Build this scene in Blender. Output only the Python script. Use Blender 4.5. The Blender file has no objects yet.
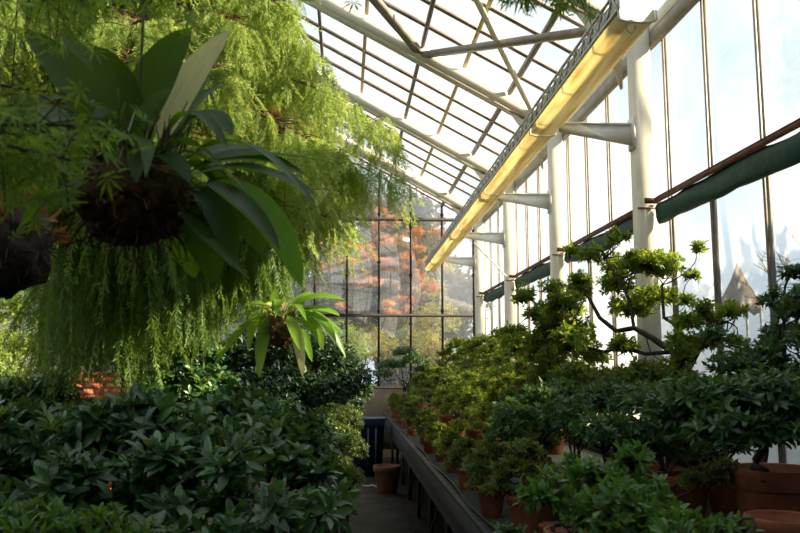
import bpy, math, random
import numpy as np
from mathutils import Vector, Matrix

rng = np.random.default_rng(11)
random.seed(11)
scene = bpy.context.scene
COL = scene.collection
PI = math.pi
CZ = 1.7                                   # eye height
YAW = math.atan(55 / 800 * math.cos(math.radians(7.23)))
PITCH = math.radians(7.23)


def P(px, py, y):
    """Point on the plane Y = y whose image lies near the given direction (vanishing point 345,368)."""
    # exact: build the ray from the camera axes
    f = np.array([math.sin(YAW) * math.cos(PITCH), math.cos(YAW) * math.cos(PITCH), math.sin(PITCH)])
    r = np.array([math.cos(YAW), -math.sin(YAW), 0.0])
    u = np.cross(r, f)
    d = f * 800 + r * (px - 400) - u * (py - 266.5)
    d = d * (y / d[1])
    return np.array([d[0], d[1], d[2] + CZ])


def PB(px, py, y, r):
    """As P, but kept inside the glass wall for a clump of radius r."""
    q = P(px, py, y)
    while q[0] + r * .95 > 2.66:
        y -= .05
        q = P(px, py, y)
    return q


# ------------------------------------------------------------------ materials
def new_mat(name):
    m = bpy.data.materials.new(name)
    m.use_nodes = True
    nt = m.node_tree
    nt.nodes.clear()
    out = nt.nodes.new('ShaderNodeOutputMaterial')
    return m, nt, out


def N(nt, t, **kw):
    n = nt.nodes.new(t)
    for k, v in kw.items():
        if k in n.inputs:
            n.inputs[k].default_value = v
        else:
            setattr(n, k, v)
    return n


def ramp(nt, stops):
    r = nt.nodes.new('ShaderNodeValToRGB')
    el = r.color_ramp.elements
    while len(el) < len(stops):
        el.new(0.5)
    for e, (p, c) in zip(el, stops):
        e.position = p
        e.color = (*c, 1)
    return r


def solid(name, c1, c2=None, scale=8.0, rough=0.6, metal=0.0, bump=0.0, spec=0.4, stops=None):
    m, nt, out = new_mat(name)
    b = N(nt, 'ShaderNodeBsdfPrincipled')
    b.inputs['Roughness'].default_value = rough
    b.inputs['Metallic'].default_value = metal
    b.inputs['Specular IOR Level'].default_value = spec
    tc = N(nt, 'ShaderNodeTexCoord')
    no = N(nt, 'ShaderNodeTexNoise')
    no.inputs['Scale'].default_value = scale
    no.inputs['Detail'].default_value = 5
    nt.links.new(tc.outputs['Object'], no.inputs['Vector'])
    r = ramp(nt, stops or [(0.3, c1), (0.7, c2 or c1)])
    nt.links.new(no.outputs['Fac'], r.inputs['Fac'])
    nt.links.new(r.outputs['Color'], b.inputs['Base Color'])
    if bump:
        bp = N(nt, 'ShaderNodeBump')
        bp.inputs['Strength'].default_value = bump
        bp.inputs['Distance'].default_value = 0.02
        nt.links.new(no.outputs['Fac'], bp.inputs['Height'])
        nt.links.new(bp.outputs['Normal'], b.inputs['Normal'])
    nt.links.new(b.outputs[0], out.inputs[0])
    return m


def leafmat(name, stops, trans=(0.2, 0.35, 0.03), tfac=0.35, rough=0.4, spec=0.5):
    """Leaf: colour differs from leaf to leaf, some light passes through."""
    m, nt, out = new_mat(name)
    geo = N(nt, 'ShaderNodeNewGeometry')
    r = ramp(nt, stops)
    nt.links.new(geo.outputs['Random Per Island'], r.inputs['Fac'])
    b = N(nt, 'ShaderNodeBsdfPrincipled')
    b.inputs['Roughness'].default_value = rough
    b.inputs['Specular IOR Level'].default_value = spec
    nt.links.new(r.outputs['Color'], b.inputs['Base Color'])
    t = N(nt, 'ShaderNodeBsdfTranslucent')
    mixc = N(nt, 'ShaderNodeMix', data_type='RGBA')
    mixc.inputs['Factor'].default_value = 0.55
    nt.links.new(r.outputs['Color'], mixc.inputs['A'])
    mixc.inputs['B'].default_value = (*trans, 1)
    nt.links.new(mixc.outputs['Result'], t.inputs['Color'])
    mx = N(nt, 'ShaderNodeMixShader')
    mx.inputs[0].default_value = tfac
    nt.links.new(b.outputs[0], mx.inputs[1])
    nt.links.new(t.outputs[0], mx.inputs[2])
    nt.links.new(mx.outputs[0], out.inputs[0])
    return m


def glassmat(name, dirt=0.1, scale=1.5, refl=0.12, tint=(0.95, 0.97, 0.96), dirtcol=(0.75, 0.74, 0.7), low=None):
    """Single greenhouse pane: clear, mirror-like at an angle, with a film of dirt and algae in streaks.
    low = (z0, z1, amount): condensation that thickens towards the bottom of the pane."""
    m, nt, out = new_mat(name)
    tr = N(nt, 'ShaderNodeBsdfTransparent', Color=(*tint, 1))
    gl = N(nt, 'ShaderNodeBsdfGlossy', Roughness=0.02)
    lw = N(nt, 'ShaderNodeLayerWeight', Blend=0.25)
    ma = N(nt, 'ShaderNodeMath', operation='MULTIPLY_ADD')
    ma.inputs[1].default_value = 0.15
    ma.inputs[2].default_value = refl
    nt.links.new(lw.outputs['Fresnel'], ma.inputs[0])
    mx = N(nt, 'ShaderNodeMixShader')
    nt.links.new(ma.outputs[0], mx.inputs[0])
    nt.links.new(tr.outputs[0], mx.inputs[1])
    nt.links.new(gl.outputs[0], mx.inputs[2])
    df = N(nt, 'ShaderNodeBsdfDiffuse', Color=(*dirtcol, 1))
    tl = N(nt, 'ShaderNodeBsdfTranslucent', Color=(*dirtcol, 1))
    dm = N(nt, 'ShaderNodeMixShader')
    dm.inputs[0].default_value = 0.6
    nt.links.new(df.outputs[0], dm.inputs[1])
    nt.links.new(tl.outputs[0], dm.inputs[2])
    tc = N(nt, 'ShaderNodeTexCoord')
    mp = N(nt, 'ShaderNodeMapping')
    mp.inputs['Scale'].default_value = (1, 1, 0.35)
    no = N(nt, 'ShaderNodeTexNoise')
    no.inputs['Scale'].default_value = scale
    no.inputs['Detail'].default_value = 6
    nt.links.new(tc.outputs['Object'], mp.inputs[0])
    nt.links.new(mp.outputs[0], no.inputs['Vector'])
    mr = N(nt, 'ShaderNodeMapRange')
    mr.inputs['From Min'].default_value = 0.3
    mr.inputs['From Max'].default_value = 0.75
    mr.inputs['To Min'].default_value = dirt * 0.35
    mr.inputs['To Max'].default_value = dirt * 1.6
    nt.links.new(no.outputs['Fac'], mr.inputs['Value'])
    fac = mr.outputs[0]
    if low:
        sx = N(nt, 'ShaderNodeSeparateXYZ')
        nt.links.new(tc.outputs['Object'], sx.inputs[0])
        m2 = N(nt, 'ShaderNodeMapRange')
        m2.inputs['From Min'].default_value = low[0]
        m2.inputs['From Max'].default_value = low[1]
        m2.inputs['To Min'].default_value = low[2]
        m2.inputs['To Max'].default_value = 0.0
        nt.links.new(sx.outputs['Z'], m2.inputs['Value'])
        ad = N(nt, 'ShaderNodeMath', operation='ADD')
        nt.links.new(fac, ad.inputs[0])
        nt.links.new(m2.outputs[0], ad.inputs[1])
        fac = ad.outputs[0]
    m3 = N(nt, 'ShaderNodeMixShader')
    nt.links.new(fac, m3.inputs[0])
    nt.links.new(mx.outputs[0], m3.inputs[1])
    nt.links.new(dm.outputs[0], m3.inputs[2])
    nt.links.new(m3.outputs[0], out.inputs[0])
    return m


def troughmat():
    """Yellowed translucent plastic with streaks along its length."""
    m, nt, out = new_mat('yellowed_plastic')
    tc = N(nt, 'ShaderNodeTexCoord')
    mp = N(nt, 'ShaderNodeMapping')
    mp.inputs['Scale'].default_value = (14, 0.9, 6)
    no = N(nt, 'ShaderNodeTexNoise')
    no.inputs['Scale'].default_value = 1.6
    no.inputs['Detail'].default_value = 6
    nt.links.new(tc.outputs['Object'], mp.inputs[0])
    nt.links.new(mp.outputs[0], no.inputs['Vector'])
    r = ramp(nt, [(0.3, (0.66, 0.53, 0.28)), (0.5, (0.86, 0.76, 0.48)), (0.7, (0.94, 0.88, 0.66))])
    nt.links.new(no.outputs['Fac'], r.inputs['Fac'])
    b = N(nt, 'ShaderNodeBsdfPrincipled', Roughness=0.35)
    nt.links.new(r.outputs['Color'], b.inputs['Base Color'])
    t = N(nt, 'ShaderNodeBsdfTranslucent')
    nt.links.new(r.outputs['Color'], t.inputs['Color'])
    mx = N(nt, 'ShaderNodeMixShader')
    mx.inputs[0].default_value = 0.62
    nt.links.new(b.outputs[0], mx.inputs[1])
    nt.links.new(t.outputs[0], mx.inputs[2])
    nt.links.new(mx.outputs[0], out.inputs[0])
    return m


def bigleafmat(name, c_dark, c_light, trans, tfac=0.3, rough=0.33):
    """Large strap leaf with fine parallel veins."""
    m, nt, out = new_mat(name)
    geo = N(nt, 'ShaderNodeNewGeometry')
    uv = N(nt, 'ShaderNodeUVMap')
    sx = N(nt, 'ShaderNodeSeparateXYZ')
    nt.links.new(uv.outputs[0], sx.inputs[0])
    wv = N(nt, 'ShaderNodeMath', operation='MULTIPLY')
    wv.inputs[1].default_value = 60
    nt.links.new(sx.outputs['X'], wv.inputs[0])
    sn = N(nt, 'ShaderNodeMath', operation='SINE')
    nt.links.new(wv.outputs[0], sn.inputs[0])
    no = N(nt, 'ShaderNodeTexNoise')
    no.inputs['Scale'].default_value = 7
    nt.links.new(uv.outputs[0], no.inputs['Vector'])
    ad = N(nt, 'ShaderNodeMath', operation='MULTIPLY_ADD')
    ad.inputs[1].default_value = 0.1
    nt.links.new(sn.outputs[0], ad.inputs[0])
    nt.links.new(no.outputs['Fac'], ad.inputs[2])
    ad2 = N(nt, 'ShaderNodeMath', operation='MULTIPLY_ADD')
    ad2.inputs[1].default_value = 0.5
    nt.links.new(geo.outputs['Random Per Island'], ad2.inputs[0])
    nt.links.new(ad.outputs[0], ad2.inputs[2])
    r = ramp(nt, [(0.3, c_dark), (1.0, c_light)])
    nt.links.new(ad2.outputs[0], r.inputs['Fac'])
    b = N(nt, 'ShaderNodeBsdfPrincipled', Roughness=rough)
    b.inputs['Specular IOR Level'].default_value = .22
    nt.links.new(r.outputs['Color'], b.inputs['Base Color'])
    t = N(nt, 'ShaderNodeBsdfTranslucent', Color=(*trans, 1))
    mx = N(nt, 'ShaderNodeMixShader')
    mx.inputs[0].default_value = tfac
    nt.links.new(b.outputs[0], mx.inputs[1])
    nt.links.new(t.outputs[0], mx.inputs[2])
    nt.links.new(mx.outputs[0], out.inputs[0])
    return m


M = {}
M['cream'] = solid('cream_paint', (0.66, 0.62, 0.52), (0.76, 0.73, 0.63), 5, 0.5)
M['white_paint'] = solid('weathered_white_paint', (0.72, 0.72, 0.7), (0.84, 0.84, 0.81), 9, 0.5)
M['grey_bar'] = solid('grey_glazing_bar', (0.2, 0.18, 0.155), (0.33, 0.3, 0.26), 7, 0.5)
M['dark_bar'] = solid('dark_glazing_bar', (0.02, 0.017, 0.015), (0.045, 0.035, 0.03), 7, 0.5, spec=.1)
M['roof_bar'] = solid('brown_roof_bar', (0.09, 0.07, 0.055), (0.2, 0.16, 0.13), 6, 0.5)
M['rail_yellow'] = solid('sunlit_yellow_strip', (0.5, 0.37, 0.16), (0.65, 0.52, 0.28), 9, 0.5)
M['rust'] = solid('rusty_iron', (0.13, 0.055, 0.035), (0.24, 0.1, 0.06), 14, 0.75, bump=0.3)
M['galv'] = solid('grey_metal', (0.4, 0.39, 0.36), (0.62, 0.6, 0.55), 22, 0.45, 0.3)
M['blind'] = solid('dark_green_shade_cloth', (0.008, 0.045, 0.036), (0.014, 0.075, 0.055), 16, 0.6, bump=0.3)
M['trough'] = troughmat()
M['terracotta'] = solid('terracotta', (0.22, 0.07, 0.035), (0.36, 0.13, 0.06), 9, 0.85, bump=0.15,
                        stops=[(0.3, (0.15, 0.042, 0.02)), (0.6, (0.26, 0.08, 0.035)), (0.8, (0.3, 0.13, 0.07))])
M['terracotta_dark'] = solid('damp_terracotta', (0.08, 0.035, 0.02), (0.16, 0.065, 0.035), 9, 0.8, bump=0.15)
M['soil'] = solid('potting_soil', (0.018, 0.012, 0.008), (0.05, 0.035, 0.022), 40, 0.95, bump=0.6)
M['bark'] = solid('grey_brown_bark', (0.045, 0.032, 0.022), (0.11, 0.08, 0.055), 30, 0.9, bump=0.6)
M['bark_dark'] = solid('dark_bark', (0.02, 0.014, 0.01), (0.05, 0.034, 0.024), 30, 0.9, bump=0.6)
M['bark_red'] = solid('red_brown_bark', (0.07, 0.03, 0.018), (0.17, 0.075, 0.04), 24, 0.9, bump=0.6)
M['fibre'] = solid('mossy_root_fibre', (0.03, 0.017, 0.007), (0.2, 0.115, 0.045), 30, 0.95, bump=0.9)
M['bench_board'] = solid('grey_bench_edging', (0.03, 0.03, 0.03), (0.058, 0.058, 0.055), 12, 0.6, spec=.1)
M['bench_mat'] = solid('green_grey_bench_grit', (0.025, 0.035, 0.027), (0.09, 0.105, 0.085), 60, 0.9, bump=0.6, spec=.1)
M['black_iron'] = solid('black_iron', (0.012, 0.012, 0.012), (0.03, 0.028, 0.025), 10, 0.6)
M['path'] = solid('damp_concrete_path', (0.06, 0.052, 0.04), (0.13, 0.115, 0.09), 3, 0.85, bump=0.2,
                  stops=[(0.25, (0.018, 0.021, 0.01)), (0.5, (0.04, 0.036, 0.026)), (0.75, (0.065, 0.058, 0.044))], spec=.1)
M['lowwall'] = solid('grey_rendered_wall', (0.02, 0.019, 0.017), (0.042, 0.04, 0.036), 3, 0.9, bump=0.2, spec=.1)
M['bluebin'] = solid('dark_blue_plastic', (0.008, 0.022, 0.05), (0.014, 0.033, 0.07), 4, 0.45)
M['hose'] = solid('pale_hose', (0.3, 0.3, 0.27), None, 4, 0.5)
M['rope'] = solid('pale_twine', (0.5, 0.47, 0.4), (0.36, 0.33, 0.27), 30, 0.9)
M['ground'] = solid('bed_soil', (0.02, 0.015, 0.009), (0.06, 0.045, 0.028), 6, 0.95, bump=0.5, spec=.1)
M['lawn'] = solid('lawn', (0.05, 0.08, 0.018), (0.1, 0.13, 0.035), 1.2, 0.9)
M['gravel'] = solid('pale_gravel', (0.42, 0.41, 0.4), (0.6, 0.59, 0.57), 4, 0.9)
M['thatch'] = solid('brown_thatch', (0.1, 0.065, 0.04), (0.22, 0.15, 0.09), 18, 0.95, bump=0.6)
M['hutwall'] = solid('hazy_boards', (0.5, 0.48, 0.45), (0.6, 0.58, 0.55), 5, 0.9)  # pale tone stands in for haze over the shelter
M['brickback'] = solid('weathered_brick', (0.1, 0.05, 0.035), (0.2, 0.1, 0.07), 5, 0.95, bump=0.3)
M['steelgrey'] = solid('pale_grey_cladding', (0.3, 0.33, 0.34), (0.42, 0.45, 0.46), 2, 0.6)

G = lambda r, g, b: (r, g, b)
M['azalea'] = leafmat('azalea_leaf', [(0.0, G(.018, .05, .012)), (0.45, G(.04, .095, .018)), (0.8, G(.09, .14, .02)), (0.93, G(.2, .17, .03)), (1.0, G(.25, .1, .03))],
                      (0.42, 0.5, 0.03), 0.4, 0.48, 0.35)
M['azalea_lit'] = leafmat('lit_azalea_leaf', [(0.0, G(.035, .095, .014)), (0.45, G(.08, .18, .02)), (0.8, G(.15, .25, .03)), (0.94, G(.3, .26, .04)), (1.0, G(.34, .18, .04))],  # lit copy of the azalea leaf, its greens brightened for light on it
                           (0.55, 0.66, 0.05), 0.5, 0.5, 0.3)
M['azalea_gold_lit'] = leafmat('golden_lit_azalea_leaf', [(0.0, G(.022, .07, .012)), (0.45, G(.05, .13, .018)), (0.75, G(.1, .18, .022)), (0.93, G(.24, .25, .03)), (1.0, G(.32, .16, .03))],  # autumn yellow plus the golden light on the far azaleas, both in the colour
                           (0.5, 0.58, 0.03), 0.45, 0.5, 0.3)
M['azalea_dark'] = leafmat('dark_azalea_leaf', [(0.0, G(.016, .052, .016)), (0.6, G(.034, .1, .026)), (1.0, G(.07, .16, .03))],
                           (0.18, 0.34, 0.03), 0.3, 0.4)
M['azalea_fresh'] = leafmat('fresh_azalea_leaf', [(0.0, G(.025, .09, .018)), (0.6, G(.05, .15, .025)), (1.0, G(.1, .22, .03))],
                            (0.25, 0.45, 0.03), 0.35, 0.42)
M['rhodo'] = leafmat('rhododendron_leaf', [(0.0, G(.02, .065, .024)), (0.6, G(.042, .12, .04)), (1.0, G(.08, .18, .05))],
                     (0.2, 0.38, 0.04), 0.22, 0.36, 0.6)
M['rhodo_fresh'] = leafmat('young_rhododendron_leaf', [(0.0, G(.03, .09, .015)), (0.6, G(.07, .17, .025)), (1.0, G(.14, .26, .03))],
                           (0.35, 0.5, 0.04), 0.35, 0.4)
M['camellia'] = leafmat('camellia_leaf', [(0.0, G(.008, .028, .012)), (0.7, G(.018, .05, .02)), (1.0, G(.035, .08, .025))],
                        (0.1, 0.2, 0.03), 0.15, 0.45, 0.3)
M['box'] = leafmat('box_leaf', [(0.0, G(.03, .07, .015)), (0.6, G(.07, .13, .025)), (1.0, G(.15, .2, .04))],
                   (0.35, 0.42, 0.04), 0.35, 0.45)
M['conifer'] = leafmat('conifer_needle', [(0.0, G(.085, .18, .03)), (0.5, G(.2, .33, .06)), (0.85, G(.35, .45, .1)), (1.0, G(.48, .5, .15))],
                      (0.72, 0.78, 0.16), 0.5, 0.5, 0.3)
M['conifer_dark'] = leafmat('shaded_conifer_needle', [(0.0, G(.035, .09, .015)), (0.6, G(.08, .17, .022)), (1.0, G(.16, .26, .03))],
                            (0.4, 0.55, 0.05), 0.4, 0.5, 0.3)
M['cone'] = leafmat('dead_foliage', [(0.0, G(.12, .04, .02)), (1.0, G(.3, .11, .04))], (0.5, 0.2, 0.05), 0.3, 0.8)
M['maple'] = leafmat('maple_leaf', [(0.0, G(.06, .15, .015)), (0.6, G(.12, .25, .02)), (1.0, G(.22, .36, .03))],
                     (0.5, 0.68, 0.04), 0.45, 0.5, 0.3)
M['autumn'] = leafmat('autumn_leaf', [(0.0, G(.45, .12, .04)), (0.5, G(.62, .22, .07)), (0.8, G(.7, .33, .1)), (1.0, G(.75, .5, .14))],
                      (0.9, 0.4, 0.1), 0.4, 0.6)
M['yellow_leaf'] = leafmat('yellow_green_leaf', [(0.0, G(.14, .18, .03)), (0.5, G(.3, .3, .05)), (1.0, G(.55, .42, .06))],
                           (0.8, 0.65, 0.08), 0.4, 0.6)
M['sunny_leaf'] = leafmat('light_green_leaf', [(0.0, G(.08, .16, .02)), (0.5, G(.2, .3, .04)), (1.0, G(.4, .46, .08))],
                          (0.6, 0.7, 0.1), 0.45, 0.55)
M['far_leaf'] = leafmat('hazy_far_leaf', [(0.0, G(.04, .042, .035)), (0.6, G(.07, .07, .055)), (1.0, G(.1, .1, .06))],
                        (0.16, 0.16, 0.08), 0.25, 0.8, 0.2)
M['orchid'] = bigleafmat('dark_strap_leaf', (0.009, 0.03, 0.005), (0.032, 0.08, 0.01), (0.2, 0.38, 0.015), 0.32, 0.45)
M['orchid_backlit'] = bigleafmat('backlit_strap_leaf', (0.05, 0.15, 0.018), (0.13, 0.31, 0.035), (0.3, 0.6, 0.03), 0.45)  # brighter green stands in for sun shining through these leaves
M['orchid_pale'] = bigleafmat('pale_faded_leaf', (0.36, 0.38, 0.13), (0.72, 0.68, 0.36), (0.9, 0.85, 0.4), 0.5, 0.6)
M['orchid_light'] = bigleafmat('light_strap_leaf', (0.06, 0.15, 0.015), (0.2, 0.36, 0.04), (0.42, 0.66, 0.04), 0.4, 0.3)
M['stalk'] = solid('leaf_stalk', (0.1, 0.11, 0.03), (0.2, 0.17, 0.06), 12, 0.6)

M['glass_wall'] = glassmat('wall_glass', 0.04, 1.2, 0.02, low=(1.4, 2.9, 0.5), dirtcol=(0.8, 0.79, 0.78))
M['glass_roof'] = glassmat('roof_glass', 0.05, 0.8, 0.02)
M['glass_end'] = glassmat('end_wall_glass', 0.07, 1.1, 0.19, dirtcol=(0.72, 0.68, 0.66))


# ------------------------------------------------------------------ mesh helpers
class MB:
    """Collects shapes and links them as one mesh object."""

    def __init__(self):
        self.v, self.loops, self.sizes, self.uv = [], [], [], []
        self.n = 0

    def raw(self, v, faces):
        v = np.asarray(v, float)
        b = self.n
        self.v.append(v)
        self.n += len(v)
        self.loops.append(np.array([i + b for f in faces for i in f], np.int32))
        self.sizes.append(np.array([len(f) for f in faces], np.int32))

    def arr(self, v, loops, sizes):
        self.v.append(v)
        self.loops.append(loops + self.n)
        self.sizes.append(sizes)
        self.n += len(v)

    def box(self, x0, x1, y0, y1, z0, z1):
        v = [(x, y, z) for z in (z0, z1) for y in (y0, y1) for x in (x0, x1)]
        self.raw(v, [(0, 2, 3, 1), (4, 5, 7, 6), (0, 1, 5, 4), (2, 6, 7, 3), (0, 4, 6, 2), (1, 3, 7, 5)])

    def bbox(self, x0, x1, y0, y1, z0, z1, b=0.01):
        """Box with bevelled long edges (octagonal section along its longest side)."""
        d = [x1 - x0, y1 - y0, z1 - z0]
        ax = int(np.argmax(d))
        o = [i for i in range(3) if i != ax]
        lo, hi = [x0, y0, z0], [x1, y1, z1]
        a0, a1, c0, c1 = lo[o[0]], hi[o[0]], lo[o[1]], hi[o[1]]
        sec = [(a0 + b, c0), (a1 - b, c0), (a1, c0 + b), (a1, c1 - b), (a1 - b, c1), (a0 + b, c1), (a0, c1 - b), (a0, c0 + b)]
        v = []
        for e in (lo[ax], hi[ax]):
            for s in sec:
                q = [0, 0, 0]
                q[ax] = e
                q[o[0]], q[o[1]] = s
                v.append(q)
        f = [(i, (i + 1) % 8, 8 + (i + 1) % 8, 8 + i) for i in range(8)]
        f += [tuple(range(7, -1, -1)), tuple(range(8, 16))]
        self.raw(v, f)

    def bar(self, p, q, w, h, up=(0, 0, 1)):
        p, q, up = np.array(p, float), np.array(q, float), np.array(up, float)
        d = q - p
        d /= np.linalg.norm(d)
        s = np.cross(d, up)
        s /= np.linalg.norm(s)
        u = np.cross(s, d)
        v = []
        for e in (p, q):
            for a, c in ((-1, -1), (1, -1), (1, 1), (-1, 1)):
                v.append(e + s * a * w / 2 + u * c * h / 2)
        self.raw(v, [(0, 3, 2, 1), (4, 5, 6, 7), (0, 1, 5, 4), (1, 2, 6, 5), (2, 3, 7, 6), (3, 0, 4, 7)])

    def tube(self, pts, rad, n=6):
        pts = np.asarray(pts, float)
        k = len(pts)
        rad = np.broadcast_to(np.asarray(rad, float), (k,))
        t = np.gradient(pts, axis=0)
        t /= np.linalg.norm(t, axis=1)[:, None] + 1e-9
        ref = np.array([0.31, 0.17, 0.93]) if abs(t[0][2]) < 0.8 else np.array([0.9, 0.3, 0.1])
        s = np.cross(t, ref)
        s /= np.linalg.norm(s, axis=1)[:, None] + 1e-9
        u = np.cross(s, t)
        a = np.arange(n) * 2 * PI / n
        ring = (s[:, None, :] * np.cos(a)[None, :, None] + u[:, None, :] * np.sin(a)[None, :, None]) * rad[:, None, None] + pts[:, None, :]
        v = ring.reshape(-1, 3)
        f = []
        for i in range(k - 1):
            for j in range(n):
                j2 = (j + 1) % n
                f.append((i * n + j, i * n + j2, (i + 1) * n + j2, (i + 1) * n + j))
        f.append(tuple(range(n - 1, -1, -1)))
        f.append(tuple(range((k - 1) * n, k * n)))
        self.raw(v, f)

    def lathe(self, prof, n=24, c=(0, 0, 0), closed=False):
        """prof: list of (radius, z)."""
        v, f = [], []
        k = len(prof)
        for r, z in prof:
            for j in range(n):
                a = 2 * PI * j / n
                v.append((c[0] + r * math.cos(a), c[1] + r * math.sin(a), c[2] + z))
        for i in range(k - 1):
            for j in range(n):
                j2 = (j + 1) % n
                f.append((i * n + j, i * n + j2, (i + 1) * n + j2, (i + 1) * n + j))
        f.append(tuple(range(n - 1, -1, -1)))
        f.append(tuple(range((k - 1) * n, k * n)))
        self.raw(v, f)

    def build(self, name, mat, parent=None, smooth=False, uv=None):
        me = bpy.data.meshes.new(name)
        v = np.concatenate(self.v).astype(np.float32)
        lo = np.concatenate(self.loops).astype(np.int32)
        sz = np.concatenate(self.sizes).astype(np.int32)
        me.vertices.add(len(v))
        me.vertices.foreach_set('co', v.ravel())
        me.loops.add(len(lo))
        me.loops.foreach_set('vertex_index', lo)
        me.polygons.add(len(sz))
        st = np.concatenate([[0], np.cumsum(sz)[:-1]]).astype(np.int32)
        me.polygons.foreach_set('loop_start', st)
        me.polygons.foreach_set('loop_total', sz)
        if smooth:
            me.polygons.foreach_set('use_smooth', np.ones(len(sz), bool))
        if self.uv:
            u = np.concatenate(self.uv).astype(np.float32)
            l = me.uv_layers.new(name='UVMap')
            l.data.foreach_set('uv', u[lo].ravel())
        me.update(calc_edges=True)
        me.validate()
        me.materials.append(mat)
        o = bpy.data.objects.new(name, me)
        COL.objects.link(o)
        if parent is not None:
            o.parent = parent
        return o


def tag(o, label=None, cat=None, group=None, kind=None):
    if label: o['label'] = label
    if cat: o['category'] = cat
    if group: o['group'] = group
    if kind: o['kind'] = kind
    return o


def empty(name, loc=(0, 0, 0), rz=0.0, label=None, cat=None, group=None, kind=None):
    o = bpy.data.objects.new(name, None)
    COL.objects.link(o)
    o.empty_display_size = 0.1
    o.location = loc
    o.rotation_euler = (0, 0, rz)
    return tag(o, label, cat, group, kind)


CH = {}


def copy_tree(root, loc, rz, s=1.0, label=None, group=None):
    r = root.copy()
    COL.objects.link(r)
    r.location = loc
    r.rotation_euler = (0, 0, rz)
    r.scale = (s, s, s)
    if label: r['label'] = label
    if group: r['group'] = group
    for ch in CH[root.name]:
        c = ch.copy()
        COL.objects.link(c)
        c.parent = r
        for g in CH.get(ch.name, []):
            d = g.copy()
            COL.objects.link(d)
            d.parent = c
    return r


def nrm(a):
    return a / (np.linalg.norm(a, axis=-1, keepdims=True) + 1e-9)


def scatter(mb, T, pos, d, up, L, W=None):
    """Copies of leaf template T=(verts, loops, sizes) with local +Y along d and +Z towards up."""
    tv, tl, ts = T
    n = len(pos)
    d = nrm(d)
    x = nrm(np.cross(d, up))
    z = np.cross(x, d)
    L = np.broadcast_to(L, (n,))
    W = L if W is None else np.broadcast_to(W, (n,))
    v = (x[:, None, :] * (tv[None, :, 0, None] * W[:, None, None]) + d[:, None, :] * (tv[None, :, 1, None] * L[:, None, None])
         + z[:, None, :] * (tv[None, :, 2, None] * L[:, None, None]) + pos[:, None, :])
    k = len(tv)
    lo = (tl[None, :] + (np.arange(n) * k)[:, None]).ravel()
    mb.arr(v.reshape(-1, 3), lo.astype(np.int32), np.tile(ts, n))


def tmpl(v, f):
    return np.array(v, float), np.array([i for q in f for i in q], np.int32), np.array([len(q) for q in f], np.int32)


# simple pointed leaf folded along its midrib, and a longer one in three stages
LEAF = tmpl([(0, 0, 0), (-.19, .5, .05), (0, .48, -.01), (.19, .5, .05), (0, 1, -.07)],
            [(0, 2, 1), (0, 3, 2), (1, 2, 4), (2, 3, 4)])
def oblong():
    rows = [(.14, .065, .02), (.36, .135, .035), (.62, .165, .0), (.86, .105, -.07)]
    v, f = [(0, 0, 0)], []
    for y, w, z in rows:
        v += [(-w, y, z + .035), (0, y - .01, z), (w, y, z + .035)]
    v.append((0, 1, -.14))
    f += [(0, 2, 1), (0, 3, 2)]
    for i in range(3):
        b = 1 + 3 * i
        f += [(b, b + 1, b + 4, b + 3), (b + 1, b + 2, b + 5, b + 4)]
    f += [(10, 11, 13), (11, 12, 13)]
    return tmpl(v, f)


LONG = oblong()


def star():
    v, f = [(0, 0, 0)], []
    angs = [-125, -72, -35, 0, 35, 72, 125]
    lens = [.42, .72, .95, 1.05, .95, .72, .42]
    for a, l in zip(angs, lens):
        for da, ll, z in ((-9, l * .5, .03), (0, l, -.06 * l), (9, l * .5, .03)):
            q = math.radians(a + da)
            v.append((math.sin(q) * ll, math.cos(q) * ll, z))
        b = len(v) - 3
        f += [(0, b + 1, b), (0, b + 2, b + 1)]
    return tmpl([(x, y + .1, z) for x, y, z in v], f)


STAR = star()


def rand_unit(n, r=None):
    v = rng.normal(size=(n, 3))
    return nrm(v)


def rosettes(mb, T, tips, axes, k, L, spread=(55, 85), W=None, jit=0.25):
    """k leaves around each shoot tip."""
    n = len(tips)
    axes = nrm(axes)
    ref = np.where(np.abs(axes[:, 2:3]) > .9, np.array([[1., 0, 0]]), np.array([[0, 0, 1.]]))
    u = nrm(np.cross(axes, ref))
    v = np.cross(axes, u)
    a = (np.arange(k)[None, :] * 2.399 + rng.uniform(0, 6.28, (n, 1)) + rng.normal(0, .15, (n, k)))
    ph = np.radians(np.linspace(spread[1], spread[0], k)[None, :] + rng.normal(0, 9, (n, k)))
    d = (np.cos(ph)[..., None] * axes[:, None, :] + np.sin(ph)[..., None] * (np.cos(a)[..., None] * u[:, None, :] + np.sin(a)[..., None] * v[:, None, :]))
    up = np.repeat(axes[:, None, :], k, 1) + rng.normal(0, jit, (n, k, 3))
    ll = L * rng.uniform(.65, 1.15, (n, k))
    back = rng.uniform(0, .5, (n, k))[..., None] * L * axes[:, None, :]
    pos = np.repeat(tips[:, None, :], k, 1) - back
    scatter(mb, T, pos.reshape(-1, 3), d.reshape(-1, 3), up.reshape(-1, 3), ll.ravel(), None if W is None else W * ll.ravel())


def blob_tips(clumps, per_m2, zmin=-.55, inner=.3):
    """Shoot tips over the outside of ellipsoid clumps [(c, (rx,ry,rz))]."""
    ts, ax = [], []
    for c, r in clumps:
        c, r = np.array(c, float), np.array(r, float)
        area = 4 * PI * ((r[0] * r[1]) ** 1.6 / 3 + (r[0] * r[2]) ** 1.6 / 3 + (r[1] * r[2]) ** 1.6 / 3) ** (1 / 1.6)
        n = max(6, int(area * per_m2))
        d = rand_unit(n * 2)
        d = d[d[:, 2] > zmin][:n]
        s = 1 - np.abs(rng.normal(0, inner, (len(d), 1)))
        ts.append(c + d * r * np.clip(s, .2, 1.08))
        ax.append(nrm(d * (1 / r) * r.mean()) * .75 + np.array([0, 0, .55]) + rng.normal(0, .25, d.shape))
    return np.concatenate(ts), np.concatenate(ax)


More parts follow.
